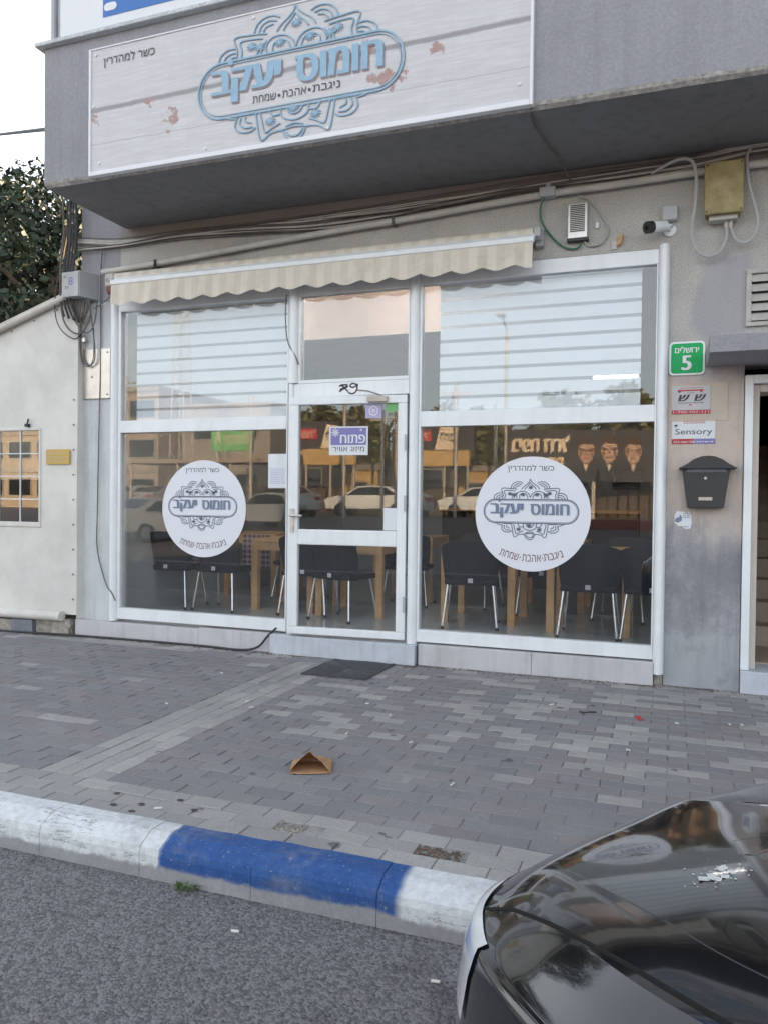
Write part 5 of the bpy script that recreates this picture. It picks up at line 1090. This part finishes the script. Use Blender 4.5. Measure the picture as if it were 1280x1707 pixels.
# ------------------------------------------------------------------ the black car in front
NX,NY=-.085,-4.166; AX=Vector((.8,-.6,0)); VX=Vector((-.6,-.8,0))      # u runs back along the car, v towards the camera side
CZ=-.15
def cw_(u,v,z): return Vector((NX,NY,0))+AX*u+VX*v+Vector((0,0,z))
CAR=thing('parked_car','glossy black car with its nose by the painted kerb, bottom right','car',(NX+AX.x*2.1,NY+AX.y*2.1,CZ))
half=[(0,0),(.010,.15),(.022,.30),(.05,.44),(.095,.535),(.16,.60),(.26,.665),(.42,.725),(.62,.775),(1.0,.82),(1.5,.84),(2.2,.845),(2.9,.84),(3.5,.80),(3.9,.72),(4.1,.58),(4.2,.35),(4.22,0)]
H=sm([(u,v,0) for u,v in half],8); H=[(p.x,p.y) for p in H]
OUT=H+[(u,-v) for u,v in H[-2:0:-1]]; NO=len(OUT)
NR=[]
for i in range(NO):
    a=OUT[i-1]; b=OUT[(i+1)%NO]; t=Vector((b[0]-a[0],b[1]-a[1])).normalized(); NR.append(Vector((t.y,-t.x)))   # candidate normal
if NR[len(H)//2].y>0: NR=[-q for q in NR]      # point inwards
def ss(a,b,x): t=max(0,min(1,(x-a)/(b-a))); return t*t*(3-2*t)
def z0f(u): return .575+.09*ss(0,.9,u)+.10*ss(.6,2,u)
def interp(T,x):
    for a,b in zip(T,T[1:]):
        if a[0]<=x<=b[0]: return a[1]+(b[1]-a[1])*(x-a[0])/max(1e-9,b[0]-a[0])
    return T[0][1] if x<T[0][0] else T[-1][1]
TV=[(v,u) for u,v in H if u<2.25]; TU=[(0,0)]+list(H)
def G(x): x=max(0,min(1,x)); return 1-(1-x)**2.3
def ztop(u,v,d):        # height of the upper shell: rises behind the nose and inward from the wings
    v=abs(v); dn=max(0,u-interp(TV,v)); ds=max(0,interp(TU,u)-v)
    h=.16+.05*ss(.6,1.4,u)-.06*ss(.8,2,u)
    return z0f(u)-.015*(1-ss(.1,.5,v))*(1-ss(.2,.9,u))+h*(G(dn/.62)*.45+.55*G(dn/.2))*(.45*G(ds/.16)+.55*G(ds/.75))
rings=[(-.02,-.05),(.012,.05),(.03,.20),(.034,.34),(.028,.46),(.016,.53),(.006,.562)]   # outward offset, height
ins=[0,.006,.014,.026,.042,.065,.095,.13,.17,.215,.265,.32,.39,.47]
verts=[];uvd=[]
for o_,zz in rings:
    for i in range(NO):
        u,v=OUT[i]; n_=NR[i]; k=z0f(u)/.575; verts.append(cw_(u-n_.x*o_,v-n_.y*o_,(zz if zz<.3 else .3+(zz-.3)*(z0f(u)-.3)/.275))); uvd.append((u,v,-o_))
for d_ in ins:
    for i in range(NO):
        u,v=OUT[i]; n_=NR[i]; uu,vv=u+n_.x*d_,v+n_.y*d_
        sx=max(.62,min(3.6,u)); t=ss(0,.9,d_/.6)*.35
        uu=uu*(1-t)+(.0*uu+max(uu,min(sx,uu+.0)))*t
        if vv*v<0: vv=0
        verts.append(cw_(uu,vv,ztop(uu,vv,d_))); uvd.append((uu,vv,d_))
last=len(verts)-NO
for i in range(NO):
    u,v,d_=uvd[last+i]; sx=max(.55,min(3.7,u)); vv=v*.45; uu=u*.5+sx*.5; verts.append(cw_(uu,vv,ztop(uu,vv,.7)+.002)); uvd.append((uu,vv,.7))
for i in range(NO):
    u,v,d_=uvd[last+i]; sx=max(.75,min(3.6,u)); verts.append(cw_(sx,0,ztop(sx,0,.95)+.003)); uvd.append((sx,0,.9))
NRG=len(rings)+len(ins)+2
hood_side=sm([(.0,.53,0),(.16,.555,0),(.35,.605,0),(.65,.67,0),(.9,.70,0),(1.25,.71,0)],5)
def hv(u):   # half width of the bonnet
    for a,b in zip(hood_side,hood_side[1:]):
        if a.x<=u<=b.x: return a.y+(b.y-a.y)*(u-a.x)/max(1e-6,b.x-a.x)
    return hood_side[0].y if u<hood_side[0].x else .75
fb=[];fh=[];fl_=[]
for r_ in range(NRG-1):
    for i in range(NO):
        q=(r_*NO+i,r_*NO+(i+1)%NO,(r_+1)*NO+(i+1)%NO,(r_+1)*NO+i)
        u=sum(uvd[k][0] for k in q)/4; v=sum(uvd[k][1] for k in q)/4; d_=sum(uvd[k][2] for k in q)/4
        (fh if (r_>=len(rings) and u<1.25 and abs(v)<hv(u)) else fb).append(q)
def sub(F):
    m=MB(); mp={}
    for q in F:
        for k in q:
            if k not in mp: mp[k]=len(m.v); m.v.append(verts[k])
        qq=[]; 
        for k in q:
            if mp[k] not in qq: qq.append(mp[k])
        m.f.append(tuple(qq))
    return m
whole=MB(); whole.v=list(verts); whole.f=fb+fh
def shade(o):
    for p in o.data.polygons: p.use_smooth=True
def car_mesh(F,name):
    # smooth normals taken from the whole shell so bonnet and wings reflect as one surface
    m=sub(F); o=m.build(name,'carblack',CAR,smooth='all'); return o
body=car_mesh(fb,'body'); hood=car_mesh(fh,'bonnet')
# surface lookup by (u,v)
from mathutils.bvhtree import BVHTree
bvh=BVHTree.FromPolygons([tuple(p) for p in verts],fb+fh)
def onbody(u,v,lift=.001):
    p=cw_(u,v,2.0); h_,n_,_,_=bvh.ray_cast(p,Vector((0,0,-1)))
    if h_ is None: h_,n_,_,_=bvh.find_nearest(cw_(u,v,.6))
    if n_.z<0: n_=-n_
    return h_+n_*lift
gp=MB()
for s in (1,-1): gp.tube([onbody(p.x,s*p.y,-.0012) for p in sm([(q.x,q.y,0) for q in hood_side[::3]],6) if p.x>.10],.0042,6)
gp.build('panel_gap','gap',CAR)
cr=MB()
for s in (1,-1): cr.tube([onbody(a,s*b,-.0022) for a,b in [(p.x,p.y) for p in sm([(.06,.40,0),(.25,.465,0),(.5,.545,0),(.72,.60,0),(1.1,.64,0)],8)]],.0026,8)
cr.build('bonnet_crease','carblack',CAR,smooth='all')
# headlights: patches of the shell lifted 3 mm
for s in (1,-1):
    m=MB(); mp={}
    for q in fb+fh:
        u=sum(uvd[k][0] for k in q)/4; v=sum(uvd[k][1] for k in q)/4*s; d_=sum(uvd[k][2] for k in q)/4; zc=sum(verts[k].z for k in q)/4
        if v>.44 and u<.23 and -.030<d_<.02 and zc>.45:
            c=sum((verts[k] for k in q),Vector())/4
            nn=(verts[q[1]]-verts[q[0]]).cross(verts[q[3]]-verts[q[0]]).normalized()
            if nn.dot(c-cw_(.9,0,.4))<0: nn=-nn
            for k in q:
                if k not in mp: mp[k]=len(m.v); m.v.append(verts[k]+nn*.004)
            m.f.append(tuple(mp[k] for k in q))
    if m.f: m.build('headlight','lens',CAR,smooth='all')
# bumper seam
for s in (1,-1):
    sw_=MB(); i=min(range(len(H)),key=lambda k:abs(H[k][0]-.155)); i=i if s>0 else NO-i
    sw_.tube([verts[r_*NO+i]*1.0 for r_ in range(1,len(rings))],.0014,5); sw_.build('bumper_seam','slate',CAR)
gr_=MB(); n=16
pts=[(-.012,-.5+k*1.0/n) for k in range(n+1)]
for zz in (.30,.36,.42,.22): gr_.tube([cw_(.02+.24*v*v-.038,v,zz) for _,v in pts],.012,6)
gr_.build('grille','black',CAR)
cab=MB()   # cabin: base ring, shoulder ring, roof ring
def ringpts(u0,u1,hw,z,rn=.25,n=10):
    P=[]
    for cu,cv,a in ((u1-rn,hw-rn,0),(u0+rn,hw-rn,90),(u0+rn,-hw+rn,180),(u1-rn,-hw+rn,270)):
        for k in range(n+1): w=R(a+90*k/n); P.append(cw_(cu+rn*math.cos(w),cv+rn*math.sin(w),z))
    return P
def loft(L):
    m=MB(); n=len(L[0])
    for r_ in L: m.v+=r_
    for a in range(len(L)-1): m.f+=[(a*n+i,a*n+(i+1)%n,(a+1)*n+(i+1)%n,(a+1)*n+i) for i in range(n)]
    return m
loft([ringpts(1.15,3.75,.76,.76),ringpts(1.55,3.45,.66,1.10)]).build('windows','carglass',CAR,smooth='all')
rf=loft([ringpts(1.55,3.45,.66,1.10),ringpts(1.68,3.35,.62,1.16),ringpts(1.95,3.1,.45,1.195,.2)]); k=len(rf.v); rf.f.append(tuple(range(k-44,k))); rf.build('roof','carblack',CAR,smooth='all')
for s in (1,-1):
    for (u0,u1) in ((1.19,1.64),(2.45,2.45),(3.70,3.42)): d_=(u1-u0)*.25; MB().tube([cw_(u0-d_+.05,s*.77,.68),cw_(u1,s*.645,1.105)],.024,10).build('pillar','carblack',CAR,smooth=True)
for s in (1,-1):
    for u in (.78,3.4):
        t=MB(); c=cw_(u,s*.66,.16); t.cyl(c,VX*s,.31,.19,28); ty=t.build('wheel','rubbertyre',CAR,smooth=True); q=MB(); q.cyl(c+VX*s*.19,VX*s,.20,.012,20); q.build('rim','chrome',ty)
    MB().cyl(cw_(4.17,s*.55,.62),VX*-s,.05,.2,10).build('tail_light','redlens',CAR)
bd=MB(); rb=random.Random(4)
for k in range(60):
    big=k<13; u=.50+rb.gauss(0,.010 if big else .02); v=.40+rb.gauss(0,.016 if big else .03); r_=rb.uniform(.004,.009) if big else rb.uniform(.0006,.002); c=onbody(u,v,.0009+k*.00002); n=11
    bd.add([c+AX*(r_*math.cos(6.283*j/n)*rb.uniform(.6,1.35))+VX*(r_*math.sin(6.283*j/n)*rb.uniform(.5,1.5)) for j in range(n)],[tuple(range(n))])
bd.build('bird_dropping','dropping',CAR)
